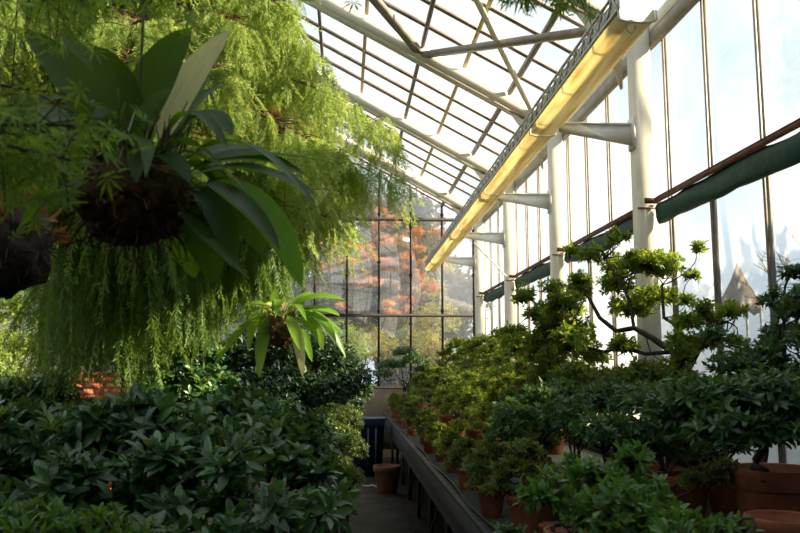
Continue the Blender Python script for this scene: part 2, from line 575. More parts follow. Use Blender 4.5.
def curve(p, q, sag=0.0, wob=0.0, n=7):
    p, q = np.array(p, float), np.array(q, float)
    t = np.linspace(0, 1, n)[:, None]
    pts = p + (q - p) * t
    pts[:, 2] += sag * np.sin(t[:, 0] * PI)
    if wob:
        w = rng.normal(0, wob, (n, 3))
        w[0] = w[-1] = 0
        pts += w
    return pts


def crooked(p, q, amp, n=9):
    p, q = np.array(p, float), np.array(q, float)
    t = np.linspace(0, 1, n)
    pts = p + (q - p) * t[:, None]
    for k in (1, 2, 3):
        off = rng.normal(0, amp / k, 3)
        pts += np.sin(t * PI * k)[:, None] * off
    return pts


# ------------------------------------------------------------------ setting: ground, walls, roof
XW, XG = 2.71, 2.88            # line of posts, plane of the wall glass
YE = 17.2                      # end wall
YB = -3.0                      # where the built part begins behind the camera
RIDGE, XL = -2.2, -7.2
roofz = lambda x: 6.386 - .54 * (x if x > RIDGE else 2 * RIDGE - x)
POST_Y = [1.0, 4.0, 7.0, 10.0, 13.0, 16.0]

mb = MB(); mb.box(XL, 3.0, YB, YE + .1, -.2, 0)
tag(mb.build('floor', M['ground']), kind='structure')
mb = MB(); mb.box(-.42, .72, YB, 16.9, 0.0, .03)
tag(mb.build('path', M['path']), kind='structure')
mb = MB(); mb.box(-60, 60, YE + .25, 90, -.3, -.02); mb.box(-60, XL - .3, -30, YE + .25, -.3, -.02)
tag(mb.build('lawn', M['lawn']), kind='structure')
mb = MB(); mb.box(3.1, 60, -30, YE + .25, -.3, -.02)
tag(mb.build('outside_ground', M['gravel']), kind='structure')
mb = MB(); mb.box(XL - .2, 3.0, YB - .3, YB, 0, 5.2)
tag(mb.build('back_shading_wall', M['brickback']), kind='structure')  # unseen wall behind the camera, added to darken the foreground

# right wall: low wall, sill, mullions, girt, eave, glass
w = empty('wall_right', kind='structure')
mb = MB(); mb.box(2.8, 3.02, YB, YE + .1, 0, .86)
mb.build('low_wall', M['lowwall'], w)
mb = MB(); mb.box(2.78, 3.05, YB, YE + .1, .86, .92)
mb.build('sill', M['white_paint'], w)
y = 5.2 - .8 * 10
while y < YE:
    mb = MB()
    mb.box(XG - .008, XG + .022, y - .014, y + .014, .92, roofz(XG))
    mb.box(XG - .026, XG - .008, y - .006, y + .006, .92, roofz(XG))
    mb.build('mullion', M['grey_bar'], w)
    y += .8
mb = MB(); mb.bbox(2.79, 2.86, YB, YE, 4.66, 4.80)
mb.build('girt', M['grey_bar'], w)
mb = MB(); mb.bbox(2.79, 2.93, YB, YE, roofz(2.8) - .1, roofz(2.8) + .04)
mb.build('eave_beam', M['cream'], w)
mb = MB(); mb.box(XG + .012, XG + .018, YB, YE, .92, roofz(XG) - .05)
mb.build('glazing', M['glass_wall'], w)

# left wall
w = empty('wall_left', kind='structure')
mb = MB(); mb.box(XL - .2, XL, YB, YE + .1, 0, .86)
mb.build('low_wall', M['lowwall'], w)
for k in range(23):
    y = YB + .3 + .8 * k
    mb = MB(); mb.box(XL - .03, XL + .03, y - .02, y + .02, .86, roofz(XL))
    mb.build('mullion', M['grey_bar'], w)
mb = MB(); mb.box(XL - .012, XL - .006, YB, YE, .86, roofz(XL))
mb.build('glazing', M['glass_wall'], w)

# end wall
w = empty('wall_end', kind='structure')
mb = MB(); mb.box(XL, 2.95, YE, YE + .22, 0, 1.26)
mb.build('low_wall', M['lowwall'], w)
mb = MB(); mb.box(XL, 2.95, YE - .05, YE + .25, 1.26, 1.31)
mb.build('sill', M['dark_bar'], w)
k = 0
x = 2.78
while x > XL + .1:
    mb = MB()
    mb.box(x - .022, x + .022, YE - .05, YE + .01, 1.31, roofz(x) - .02)
    zz = 1.6
    while zz < roofz(x) - .2:
        mb.lathe([(.028, -.035), (.04, -.02), (.04, .02), (.028, .035)], 8, (x, YE - .03, zz + (.28 if k % 2 else 0)))
        zz += 1.05
    mb.build('mullion', M['dark_bar'], w)
    x -= .688
    k += 1
for zz in (2.82, 4.92):
    mb = MB(); mb.box(XL, 2.75, YE - .07, YE, zz - .032, zz + .032)
    mb.build('transom', M['dark_bar'], w)
mb = MB()
mb.raw([(XL, YE + .02, 1.3), (2.8, YE + .02, 1.3), (2.8, YE + .02, roofz(2.8)), (RIDGE, YE + .02, roofz(RIDGE)), (XL, YE + .02, roofz(XL)),
        (XL, YE + .026, 1.3), (2.8, YE + .026, 1.3), (2.8, YE + .026, roofz(2.8)), (RIDGE, YE + .026, roofz(RIDGE)), (XL, YE + .026, roofz(XL))],
       [(0, 1, 2, 3, 4), (9, 8, 7, 6, 5), (0, 5, 6, 1), (1, 6, 7, 2), (2, 7, 8, 3), (3, 8, 9, 4), (4, 9, 5, 0)])
mb.build('glazing', M['glass_end'], w)

# roof: glazing bars down the slopes, purlins along it
w = empty('ceiling', kind='structure')
for sgn in (1, -1):
    xe = 2.92 if sgn > 0 else XL
    mb = MB()
    a, b = (RIDGE, roofz(RIDGE)), (xe, roofz(xe))
    mb.raw([(a[0], YB, a[1] + .06), (b[0], YB, b[1] + .06), (b[0], YE, b[1] + .06), (a[0], YE, a[1] + .06),
            (a[0], YB, a[1] + .066), (b[0], YB, b[1] + .066), (b[0], YE, b[1] + .066), (a[0], YE, a[1] + .066)],
           [(0, 1, 2, 3), (7, 6, 5, 4), (0, 4, 5, 1), (1, 5, 6, 2), (2, 6, 7, 3), (3, 7, 4, 0)])
    mb.build('glazing', M['glass_roof'], w)
    y = 10 - .6 * 21
    while y < YE:
        if min(abs(y - p) for p in POST_Y) > .1:
            mb = MB(); mb.bar((a[0], y, a[1] + .04), (b[0], y, b[1] + .04), .028, .05)
            mb.build('glazing_bar', M['roof_bar'], w)
        y += .6
    for x in ((2.1, .97, -.4, -1.5) if sgn > 0 else (-3.4, -4.6, -5.8)):
        mb = MB(); mb.bar((x, YB, roofz(x)), (x, YE, roofz(x)), .045, .07)
        mb.build('purlin', M['roof_bar'], w)
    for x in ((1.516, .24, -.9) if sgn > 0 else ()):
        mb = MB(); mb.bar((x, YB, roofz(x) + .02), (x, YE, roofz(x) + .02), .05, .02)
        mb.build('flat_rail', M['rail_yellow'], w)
mb = MB(); mb.bar((RIDGE, YB, roofz(RIDGE)), (RIDGE, YE, roofz(RIDGE)), .1, .16)
mb.build('ridge_beam', M['cream'], w)

# ------------------------------------------------------------------ posts with bracket arms, rafters, braces
POST_LABEL = ['white steel post behind the viewer along the glass wall', 'white steel post just outside the frame along the glass wall',
              'thick cream steel post nearest the camera, rising behind the tall azalea',
              'second cream steel post along the glass wall, counted from the thickest one',
              'third cream steel post along the glass wall, with a thin rod meeting it',
              'slim cream steel post at the corner by the end wall']
for i, y in enumerate(POST_Y):
    e = empty('steel_post', (XW, y, 0), 0, POST_LABEL[i], 'post', 'steel posts along the glass wall')
    mb = MB(); mb.bbox(-.085, .085, -.085, .085, 0, roofz(XW) - .06, .016)
    mb.build('shaft', M['cream'], e)
    mb = MB()                                        # tapered T arm
    za = 3.93
    for (x0, z0, x1, z1) in ((-.09, za - .2, -.77, za - .085),):
        mb.raw([(x0, -.012, z0), (x1, -.012, z1), (x1, -.012, za), (x0, -.012, za), (x0, .012, z0), (x1, .012, z1), (x1, .012, za), (x0, .012, za)],
               [(0, 1, 2, 3), (7, 6, 5, 4), (0, 4, 5, 1), (1, 5, 6, 2), (2, 6, 7, 3), (3, 7, 4, 0)])
    mb.box(-.77, -.085, -.03, .03, za - .012, za + .004)
    mb.box(-.1, -.085, -.075, .075, za - .24, za + .06)
    mb.build('bracket_arm', M['white_paint'], e)
    mb = MB(); mb.box(-.03, .12, -.1, -.085, 3.17, 3.22); mb.box(-.095, .1, -.095, -.085, 3.12, 3.135)
    mb.build('rail_clip', M['rust'], e)
for i, y in enumerate(POST_Y):
    for sgn in (1,):
        e = empty('roof_rafter', (0, y, 0), 0,
                  ['roof rafter behind the viewer', 'roof rafter just above the frame', 'wide pale rafter above the frame that carries the cross braces',
                   'thick cream roof rafter with braces bolted to it, highest in view', 'middle cream roof rafter running into the conifer',
                   'lowest cream roof rafter, beside the end wall'][i], 'rafter', 'sloping roof rafters')
        mb = MB()
        mb.bar((RIDGE, 0, roofz(RIDGE) - .1), (2.7, 0, roofz(2.7) - .1), .15, .17, (0, 0, 1))
        mb.bar((RIDGE, 0, roofz(RIDGE) - .2), (2.62, 0, roofz(2.62) - .2), .06, .06, (0, 0, 1))
        mb.build('beam', M['cream'], e)
        mb = MB()
        z0 = roofz(2.54)
        mb.raw([(2.1, -.03, roofz(2.1) - .2), (2.54, -.03, z0 - .2), (2.54, -.03, z0 - .75), (2.44, -.03, z0 - .45), (2.1, .03, roofz(2.1) - .2), (2.54, .03, z0 - .2), (2.54, .03, z0 - .75), (2.44, .03, z0 - .45)],
               [(0, 1, 2, 3), (7, 6, 5, 4), (0, 4, 5, 1), (1, 5, 6, 2), (2, 6, 7, 3), (3, 7, 4, 0)])
        mb.build('gusset', M['cream'], e)
        mb = MB(); mb.bar((RIDGE, 0, roofz(RIDGE) - .1), (XL, 0, roofz(XL) - .1), .15, .17, (0, 0, 1))
        mb.build('far_slope_beam', M['cream'], e)
for (a, b, s, mt, lab) in (((.97, 10), (2.6, 7), .1, 'grey_bar', 'thick grey diagonal brace crossing the top of the roof glass'),
                           ((.97, 10), (-1.4, 7), .1, 'grey_bar', 'grey diagonal brace rising from the highest rafter towards the ridge'),
                           ((2.45, 10), (.85, 7), .06, 'cream', 'thin flat pale brace rising from the low end of the highest rafter')):
    p = (a[0], a[1], roofz(a[0]) - .1); q = (b[0], b[1], roofz(b[0]) - .1)
    mb = MB(); mb.bar(p, q, s, s * .7)
    tag(mb.build('roof_brace', M[mt]), lab, 'brace', 'diagonal roof braces')

# thin rod between posts
mb = MB(); mb.tube([P(474, 243, 12.2), P(506, 276, 12.9)], .012, 6)
tag(mb.build('opener_rod', M['cream']), 'thin slanting rod from the yellow trough down to the third post', 'rod')

# yellow trough on the bracket arms
e = empty('yellow_trough', (1.84, 0, 3.955), 0, 'long yellow plastic trough carried on white bracket arms below the eave', 'trough')
e.rotation_euler.x = -.0085                      # falls a little towards the end wall
Y0, Y1 = 4.75, 17.12
sec = [(.12, .06), (.12, .0), (.112, -.012), (.06, -.022), (0, -.025), (-.06, -.022), (-.105, -.012), (-.115, .0), (-.115, .05)]
mb = MB()
ys = np.linspace(Y0, Y1, 6)
for i in range(5):
    a, b = ys[i] + .012, ys[i + 1] - .012
    v, f = [], []
    k = len(sec)
    for yy in (a, b):
        for x, z in sec: v.append((x, yy, z))
        for x, z in sec[::-1]: v.append((x * .94, yy, z + .008))
    f = [(j, j + 1, 2 * k + j + 1, 2 * k + j) for j in range(2 * k - 1)]
    f += [(2 * k - 1, 0, 2 * k, 4 * k - 1)]
    f += [(j, 2 * k - 1 - j, 2 * k - 2 - j, j + 1) for j in range(k - 1)]
    f += [(2 * k + j, 2 * k + j + 1, 4 * k - 2 - j, 4 * k - 1 - j) for j in range(k - 1)]
    mb.raw(v, f)
tr = mb.build('trough_shell', M['trough'], e)
for yy in ys:
    mb = MB()
    pts = [(x * 1.04, yy, z - .004) for x, z in sec]
    mb.tube(pts, .008, 6)
    mb.build('strap', M['cream'], e)
mb = MB()
mb.box(-.135, -.12, Y0, Y1, .035, .06); mb.box(-.135, -.12, Y0, Y1, .17, .19)
yy = Y0
j = 0
while yy < Y1 - .12:
    mb.bar((-.127, yy, .05), (-.127, yy + .1, .18), .01, .014, (1, 0, 0)) if j % 2 == 0 else mb.bar((-.127, yy, .18), (-.127, yy + .1, .05), .01, .014, (1, 0, 0))
    yy += .1
    j += 1
mb.box(-.118, -.11, Y0, Y1, .05, .16)
mb.build('lattice_side', M['galv'], e)
mb = MB(); mb.tube([(-.06 + .0 * t, Y0 + t * (Y1 - Y0), .195 + .012 * math.sin(t * 60)) for t in np.linspace(0, 1, 90)], .009, 5)
mb.build('cable', M['galv'], e)
mb = MB(); mb.tube([(.03 * math.cos(a) - .02, Y0 + .06, .0 + .045 * math.sin(a) - .03) for a in np.linspace(0, 2 * PI, 13)], .006, 5)
mb.build('hook_ring', M['cream'], e)

# green shade blinds, one in each bay, under a rusty rail
BL = [(1.12, 3.88, 'green shade blind outside the frame'), (4.12, 6.88, 'dark green rolled shade in the nearest bay, entering at the frame edge'),
      (7.12, 9.88, 'dark green rolled shade between the thickest post and the second post'),
      (10.12, 12.88, 'dark green rolled shade between the second and third posts'),
      (13.12, 15.88, 'dark green rolled shade in the bay next to the end wall')]
for y0, y1, lab in BL:
    e = empty('shade_blind', (2.79, y0, 3.2), 0, lab, 'blind', 'rolled shade blinds along the glass wall')
    mb = MB(); mb.box(-.04, .05, 0, y1 - y0, .0, .012); mb.box(-.04, -.028, 0, y1 - y0, -.04, .012)
    mb.build('rail', M['rust'], e)
    n, k = 22, 12
    v, f = [], []
    for i in range(n):
        t = i / (n - 1)
        sag = .03 * math.sin(PI * t) + .015 * math.sin(t * 17 + y0)
        for j in range(k):
            a = 2 * PI * j / k
            fl = 1 + .16 * math.sin(3 * a + t * 9 + y0) + .08 * math.sin(5 * a - t * 23)
            rx, rz = .035 * fl, (.085 + .015 * math.sin(PI * t)) * fl
            v.append((rx * math.cos(a) + .005, t * (y1 - y0), -.115 - sag * .6 + rz * math.sin(a)))
    for i in range(n - 1):
        for j in range(k):
            j2 = (j + 1) % k
            f.append((i * k + j, i * k + j2, (i + 1) * k + j2, (i + 1) * k + j))
    f += [tuple(range(k)), tuple(range((n - 1) * k, n * k))[::-1]]
    mb = MB(); mb.raw(v, f)
    mb.build('shade_cloth', M['blind'], e, smooth=True)

# ------------------------------------------------------------------ bench
BT = .80
e = empty('bench', (0, 0, 0), 0, 'long grey greenhouse bench carrying the potted azaleas along the glass wall', 'bench')
mb = MB(); mb.box(.77, 2.68, YB + .2, 15.6, BT - .09, BT)
mb.build('bench_top', M['bench_mat'], e)
mb = MB(); mb.box(.74, .77, YB + .2, 15.6, BT - .2, BT + .03); mb.box(.735, .785, YB + .2, 15.6, BT + .03, BT + .042)
mb.build('edging_board', M['bench_board'], e)
yy = 1.6
while yy < 15.5:
    for x in (.86, 2.5):
        mb = MB(); mb.box(x - .022, x + .022, yy - .022, yy + .022, 0, BT - .09)
        mb.build('leg', M['black_iron'], e)
    mb = MB(); mb.bar((.86, yy, BT - .12), (2.5, yy, BT - .12), .03, .04)
    mb.build('cross_bar', M['black_iron'], e)
    if yy + 1.3 < 15.5:
        mb = MB(); mb.tube([(.84, yy + .02, BT - .12), (.84, yy + 1.28, .08)], .01, 6)
        mb.build('diagonal_brace', M['bench_board'], e)
    yy += 1.3
mb = MB(); mb.tube([(.83 + .012 * math.sin(t * 40), 1.5 + 14 * t, BT + .012) for t in np.linspace(0, 1, 60)], .009, 6)
tag(mb.build('drip_hose', M['black_iron']), 'thin black drip hose along the front edge of the bench', 'hose')

# ------------------------------------------------------------------ pots and azaleas
def pot_profile(R, H):
    return [(R * .66, 0), (R * .68, .004), (R * .9, H * .76), (R * .92, H * .77), (R * 1.0, H * .78), (R * 1.0, H * .985), (R * .985, H), (R * .91, H),
            (R * .9, H * .98), (R * .84, H * .85)]


def make_pot(e, R, H, mat='terracotta', name='pot'):
    mb = MB(); mb.lathe(pot_profile(R, H), 28)
    p = mb.build(name, M[mat], e, smooth=True)
    mod = None
    mb = MB(); mb.lathe([(R * .86, H * .855), (R * .86, H * .87), (R * .5, H * .885), (.01, H * .89)], 20)
    s = mb.build('soil', M['soil'], e)
    return [p, s]


def azalea(name, clumps, R, H, mat, per_m2, L, k=7, T=LEAF, trunk_r=.018, potmat='terracotta', W=None, crooked_amp=.05, twigs=3, spread=(40, 85), inner=.4, limbs=()):
    """Potted azalea at the origin: pot, soil, trunk with limbs, foliage."""
    e = empty(name)
    parts = make_pot(e, R, H, potmat)
    tb = MB()
    base = np.array([0, 0, H * .86])
    cs = np.array([c for c, r in clumps])
    mid = np.array([cs[:, 0].mean() * .35, cs[:, 1].mean() * .35, H + (cs[:, 2].min() - H) * .5])
    tr = crooked(base, mid, crooked_amp)
    tb.tube(tr, np.linspace(trunk_r, trunk_r * .75, len(tr)), 7)
    tips, ax = blob_tips(clumps, per_m2, inner=inner)
    mains = []
    for pts, ra in limbs:
        pts = np.array(pts)
        tb.tube(pts, np.linspace(ra, ra * .45, len(pts)), 7)
        mains += list(pts[len(pts) // 2:])
    for ci, (c, r) in enumerate(clumps):
        c = np.array(c, float)
        q = c - np.array([0, 0, r[2] * .35])
        if (ci % 4 == 0 and not limbs) or len(clumps) < 8:
            l = crooked(mid, q, crooked_amp * .9)
            tb.tube(l, np.linspace(trunk_r * .6, trunk_r * .22, len(l)), 6)
            mains += [l[4], l[6], l[8]]
        else:                                        # a side branch from the nearest limb
            o = min(mains, key=lambda m: np.linalg.norm(m - q))
            l = crooked(o, q, crooked_amp * .4)
            tb.tube(l, np.linspace(trunk_r * .22, trunk_r * .1, len(l)), 5)
        d = np.linalg.norm((tips - c) / np.array(r), axis=1)
        idx = np.where(d < 1.1)[0]
        for j in rng.choice(idx, min(len(idx), twigs * 4), replace=False):
            s = q + (l[-1] - l[-2]) * 0
            tb.tube(crooked(s, tips[j], .02, 5), np.linspace(trunk_r * .25, .0018, 5), 4)
    parts.append(tb.build('trunk', M['bark_dark'], e, smooth=True))
    fb = MB()
    rosettes(fb, T, tips, ax, k, L, spread, W)
    parts.append(fb.build('foliage', M[mat], e))
    CH[e.name] = parts
    return e


def dome(n, R, h0, h1, r, flat=.7):
    """n clumps spread over a dome of radius R between heights h0 and h1."""
    out = []
    for i in range(n):
        a = i * 2.399 + rng.uniform(-.3, .3)
        q = math.sqrt((i + .3) / n)
        rr = r * rng.uniform(.8, 1.2)
        out.append(((R * q * math.cos(a), R * q * math.sin(a), h1 - (h1 - h0) * q ** 2 + rng.uniform(-.03, .03) - rr * flat), (rr, rr, rr * flat)))
    return out


# kinds for the rows further down the bench
kinds = {
    'small': [azalea('potted_azalea', dome(9, .12, .25, .40, .07), .085, .17, 'azalea', 420, .04, 7, trunk_r=.01, crooked_amp=.02),
              azalea('potted_azalea', dome(9, .13, .25, .40, .07), .095, .18, 'azalea_gold_lit', 420, .04, 7, trunk_r=.01, crooked_amp=.02)],
    'mid': [azalea('potted_azalea', dome(20, .36, .42, .88, .1), .12, .22, 'azalea_gold_lit', 250, .052, 7, trunk_r=.016),
            azalea('potted_azalea', dome(20, .38, .45, .92, .1), .12, .22, 'azalea', 250, .052, 7, trunk_r=.016),
            azalea('potted_azalea', dome(18, .36, .4, .82, .1), .12, .22, 'azalea_gold_lit', 250, .052, 7, trunk_r=.016)],
    'tall': [azalea('potted_azalea', dome(30, .5, .55, 1.36, .13, .6), .15, .28, 'azalea_gold_lit', 230, .054, 7, trunk_r=.022),
             azalea('potted_azalea', dome(30, .5, .6, 1.42, .13, .6), .15, .28, 'azalea', 230, .054, 7, trunk_r=.022)],
}
used = set()


def put(kind, var, x, y, s, label, group):
    src = kinds[kind][var]
    rz = random.uniform(0, 6.28)
    if src.name not in used:
        used.add(src.name)
        src.location = (x, y, BT)
        src.rotation_euler = (0, 0, rz)
        src.scale = (s, s, s)
        return tag(src, label, 'potted plant', group)
    return copy_tree(src, (x, y, BT), rz, s, label, group)


GF, GM, GB = 'potted azaleas along the front edge of the bench', 'potted azaleas in the middle of the bench', 'tall azaleas beside the glass wall'
# front row, nearest first
front = [
    (.99, 4.42, 1.28, 0, 'azalea in a wide terracotta pot, nearest of the front row on the bench'),
    (.90, 4.98, 1.05, 0, 'azalea in an upright terracotta pot, second along the front edge of the bench'),
    (.97, 5.5, 1.05, 0, 'azalea in a tall rimmed pot, third along the front edge of the bench'),
    (.92, 6.1, .95, 0, 'azalea in a dark damp pot, fourth along the front edge of the bench'),
    (.95, 7.1, .9, 1, 'low leafy azalea, fifth along the front edge of the bench'),
    (.95, 7.95, .9, 1, 'golden azalea in an orange pot with sunlit rim, sixth along the bench edge'),
    (.92, 8.7, 1.0, 1, 'small golden azalea, seventh along the front edge of the bench'),
    (.96, 9.7, 1.0, 0, 'small green azalea, eighth along the front edge of the bench'),
    (.91, 11.0, 1.15, 0, 'broad green azalea in a terracotta pot beyond the sunlit-rimmed one on the bench edge'),
    (.93, 12.3, 1.15, 0, 'broad green azalea beside the dark blue bin on the bench edge'),
    (.93, 13.6, 1.15, 0, 'green azalea second from the far end of the front row'),
    (.93, 14.9, 1.1, 0, 'green azalea at the far end of the front row, by the end wall'),
]
for x, y, s, v, lab in front:
    put('small', v, x, y, s, lab, GF)
mid = [
    (1.55, 5.35, .9, 1, 'green middle-row azalea behind the second pot of the front row'),
    (1.5, 6.3, .95, 1, 'middle-row azalea behind the dark damp pot'),
    (1.5, 7.3, .95, 0, 'golden middle-row azalea behind the fifth pot of the front row'),
    (1.48, 8.3, 1.0, 2, 'golden middle-row azalea behind the pot with the sunlit rim'),
    (1.5, 9.3, 1.0, 0, 'bright golden middle-row azalea below the second steel post'),
    (1.45, 10.4, 1.0, 2, 'dense golden middle-row azalea in front of the third steel post'),
    (1.45, 11.6, 1.05, 1, 'green middle-row azalea fourth from the end wall'),
    (1.45, 12.8, 1.05, 0, 'golden middle-row azalea third from the end wall'),
    (1.45, 14.0, 1.05, 1, 'green middle-row azalea second from the end wall'),
    (1.45, 15.0, 1.0, 2, 'middle-row azalea closest to the end wall'),
]
for x, y, s, v, lab in mid:
    put('mid', v, x, y, s, lab, GM)
back = [
    (2.2, 8.5, .95, 1, 'tall green azalea behind the bare-stemmed twisted one, beside the glass'),
    (2.15, 9.7, .95, 0, 'tall golden azalea at the foot of the second steel post'),
    (2.15, 10.9, 1.0, 0, 'tall golden azalea between the second and third steel posts'),
    (2.15, 12.2, 1.0, 1, 'tall green azalea just before the third steel post'),
    (2.15, 13.4, 1.03, 0, 'tall golden azalea between the third post and the corner post'),
    (2.1, 14.7, 1.03, 1, 'tall green azalea in the corner by the end wall'),
]
for x, y, s, v, lab in back:
    put('tall', v, x, y, s, lab, GB)

# the little flat-topped tree at the far end of the bench
cl = [((-.2, .1, .95), (.24, .24, .1)), ((.18, 0, 1.02), (.26, .24, .1)), ((0, -.1, 1.15), (.24, .24, .1)), ((-.34, 0, .8), (.16, .18, .08)), ((.36, .05, .88), (.2, .18, .08))]
e = azalea('potted_azalea', cl, .13, .24, 'azalea_dark', 620, .036, 7, trunk_r=.02)
e.location = (.96, 13.0, BT)
tag(e, 'flat-topped dark azalea with a bare stem, standing out against the end wall glass', 'potted plant', GF)

# large twisted azalea against the glass, nearest post behind it
OA = np.array([2.45, 5.6, BT])
cl = []
for (px, py, yy, r) in ((552, 300, 6.2, .17), (580, 288, 6.3, .19), (606, 262, 6.4, .19), (634, 276, 6.2, .2), (664, 268, 6.0, .16), (588, 318, 6.0, .2), (624, 308, 6.2, .2), (660, 300, 6.0, .16), (556, 332, 6.2, .2), (545, 352, 6.1, .18),
                        (582, 350, 6.0, .2), (612, 345, 5.9, .15), (545, 312, 6.5, .15), (692, 310, 5.5, .13), (708, 322, 5.4, .12), (600, 246, 6.3, .1), (572, 318, 6.5, .18), (570, 372, 6.0, .18), (605, 378, 5.9, .16),
                        (650, 366, 5.8, .16), (640, 390, 5.7, .17), (668, 380, 5.6, .14), (695, 352, 5.4, .13), (725, 330, 5.2, .1), (530, 335, 6.5, .15), (635, 250, 6.1, .08), (700, 340, 5.3, .14)):
    for _ in range(3):
        rr = r * rng.uniform(.5, .9)
        cl.append((PB(px + rng.normal(0, 13), py + rng.normal(0, 9), yy + rng.uniform(-.2, .2), rr) - OA, (rr, rr, rr * .75)))
for px, py, yy in ((697, 247, 5.35), (692, 275, 5.4), (686, 300, 5.5), (640, 255, 6.0), (570, 250, 6.4)):
    cl.append((PB(px, py, yy, .06) - OA, (.06, .07, .05)))


def limb(pts):
    q = [PB(px, py, yy, .05) - OA for px, py, yy in pts]
    out = []
    for a, b in zip(q[:-1], q[1:]):
        out += [a + (b - a) * t for t in (0, .33, .66)]
    return out + [q[-1]]


L0 = [np.array([0, 0, .27]), np.array([.01, 0, .4])]
limbs = [(L0 + limb([(692, 392, 5.5), (688, 372, 5.55), (672, 352, 5.6), (652, 338, 5.7), (634, 328, 5.8), (616, 331, 5.9), (600, 318, 6.0), (588, 296, 6.1)]), .03),
         (L0 + limb([(690, 388, 5.5), (680, 372, 5.5), (685, 345, 5.5), (678, 326, 5.5), (664, 318, 5.6), (662, 285, 5.7)]), .022),
         (limb([(672, 352, 5.6), (645, 354, 5.7), (622, 347, 5.8), (604, 352, 5.9), (578, 345, 6.0), (560, 325, 6.1), (552, 300, 6.2)]), .016),
         (limb([(634, 328, 5.8), (630, 300, 5.9), (618, 280, 6.0), (606, 258, 6.2)]), .014),
         (limb([(688, 372, 5.55), (700, 350, 5.4), (712, 326, 5.3), (728, 322, 5.2)]), .014),
         (limb([(680, 372, 5.5), (650, 385, 5.6), (610, 385, 5.8), (575, 375, 6.0)]), .014)]
e = azalea('potted_azalea', cl, .18, .32, 'azalea_lit', 360, .05, 8, trunk_r=.024, crooked_amp=.1, twigs=3, inner=.5, limbs=limbs)
e.location = OA
tag(e, 'large open azalea with crooked bare branches in front of the thickest post', 'potted plant', GB)

# dark tree-like azalea at the right frame edge
cl = []
for (px, py, yy, r) in ((790, 272, 4.4, .09), (775, 300, 4.4, .1), (800, 310, 4.4, .14), (785, 335, 4.4, .13), (760, 355, 4.3, .15), (735, 365, 4.3, .14), (795, 375, 4.2, .18), (715, 335, 4.6, .1),
                        (765, 385, 4.3, .17), (730, 390, 4.5, .15), (825, 340, 4.3, .2), (820, 300, 4.4, .18)):
    cl.append((PB(px, py, yy, r) - np.array([2.3, 4.4, BT]), (r, r, r * .62)))
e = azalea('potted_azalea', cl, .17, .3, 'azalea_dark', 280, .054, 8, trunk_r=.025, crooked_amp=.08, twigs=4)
e.location = (2.3, 4.4, BT)
tag(e, 'tall dark azalea at the frame edge, its branches crossing the glass', 'potted plant', GB)

# broad dark shrub over the big pot
cl = []
for (px, py, yy, r) in ((700, 395, 3.7, .17), (735, 400, 3.6, .18), (770, 395, 3.6, .2), (800, 400, 3.6, .2), (720, 425, 3.5, .15), (755, 430, 3.5, .15), (690, 420, 3.9, .16), (660, 405, 4.0, .17), (830, 420, 3.7, .2), (790, 430, 3.5, .13)):
    cl.append((PB(px, py, yy, r) - np.array([2.09, 3.85, BT]), (r, r, r * .6)))
e = azalea('potted_azalea', cl, .21, .42, 'azalea_dark', 280, .065, 7, T=LONG, trunk_r=.025, crooked_amp=.06)
e.location = (2.09, 3.85, BT)
tag(e, 'broad dark-leaved azalea spreading over the largest terracotta pot', 'potted plant', GM)

# second-row azaleas around x 520..660
for (x, y, pts, R, H, mt, L, lab) in (
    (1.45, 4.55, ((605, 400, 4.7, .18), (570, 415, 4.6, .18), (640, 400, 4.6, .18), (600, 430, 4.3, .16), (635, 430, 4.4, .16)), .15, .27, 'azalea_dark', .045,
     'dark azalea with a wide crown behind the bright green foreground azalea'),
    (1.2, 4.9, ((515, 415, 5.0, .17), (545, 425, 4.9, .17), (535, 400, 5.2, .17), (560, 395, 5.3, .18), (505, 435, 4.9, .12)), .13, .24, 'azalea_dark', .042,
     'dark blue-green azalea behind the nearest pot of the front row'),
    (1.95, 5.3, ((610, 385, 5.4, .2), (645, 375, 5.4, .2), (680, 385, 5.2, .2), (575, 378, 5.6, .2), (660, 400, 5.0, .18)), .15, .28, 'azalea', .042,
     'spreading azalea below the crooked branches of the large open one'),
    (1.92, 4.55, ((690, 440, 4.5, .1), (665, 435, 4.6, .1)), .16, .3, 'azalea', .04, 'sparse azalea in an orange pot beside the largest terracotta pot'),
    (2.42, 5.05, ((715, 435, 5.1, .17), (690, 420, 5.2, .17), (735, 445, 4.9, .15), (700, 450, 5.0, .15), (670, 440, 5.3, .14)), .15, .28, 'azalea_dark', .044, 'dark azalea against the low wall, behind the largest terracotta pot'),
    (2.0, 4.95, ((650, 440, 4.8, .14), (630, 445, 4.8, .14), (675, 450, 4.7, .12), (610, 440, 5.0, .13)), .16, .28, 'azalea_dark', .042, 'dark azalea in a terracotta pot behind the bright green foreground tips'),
    (1.62, 4.3, ((722, 470, 3.9, .1), (700, 480, 3.9, .1)), .14, .2, 'azalea', .036, 'small yellow-tinged azalea between the foreground foliage and the largest pot'),
):
    cl = [(PB(px, py, yy, r) - np.array([x, y, BT]), (r, r, r * .62)) for px, py, yy, r in pts]
    e = azalea('potted_azalea', cl, R, H, mt, 300, L * 1.2, 8, trunk_r=.018)
    e.location = (x, y, BT)
    tag(e, lab, 'potted plant', GM)

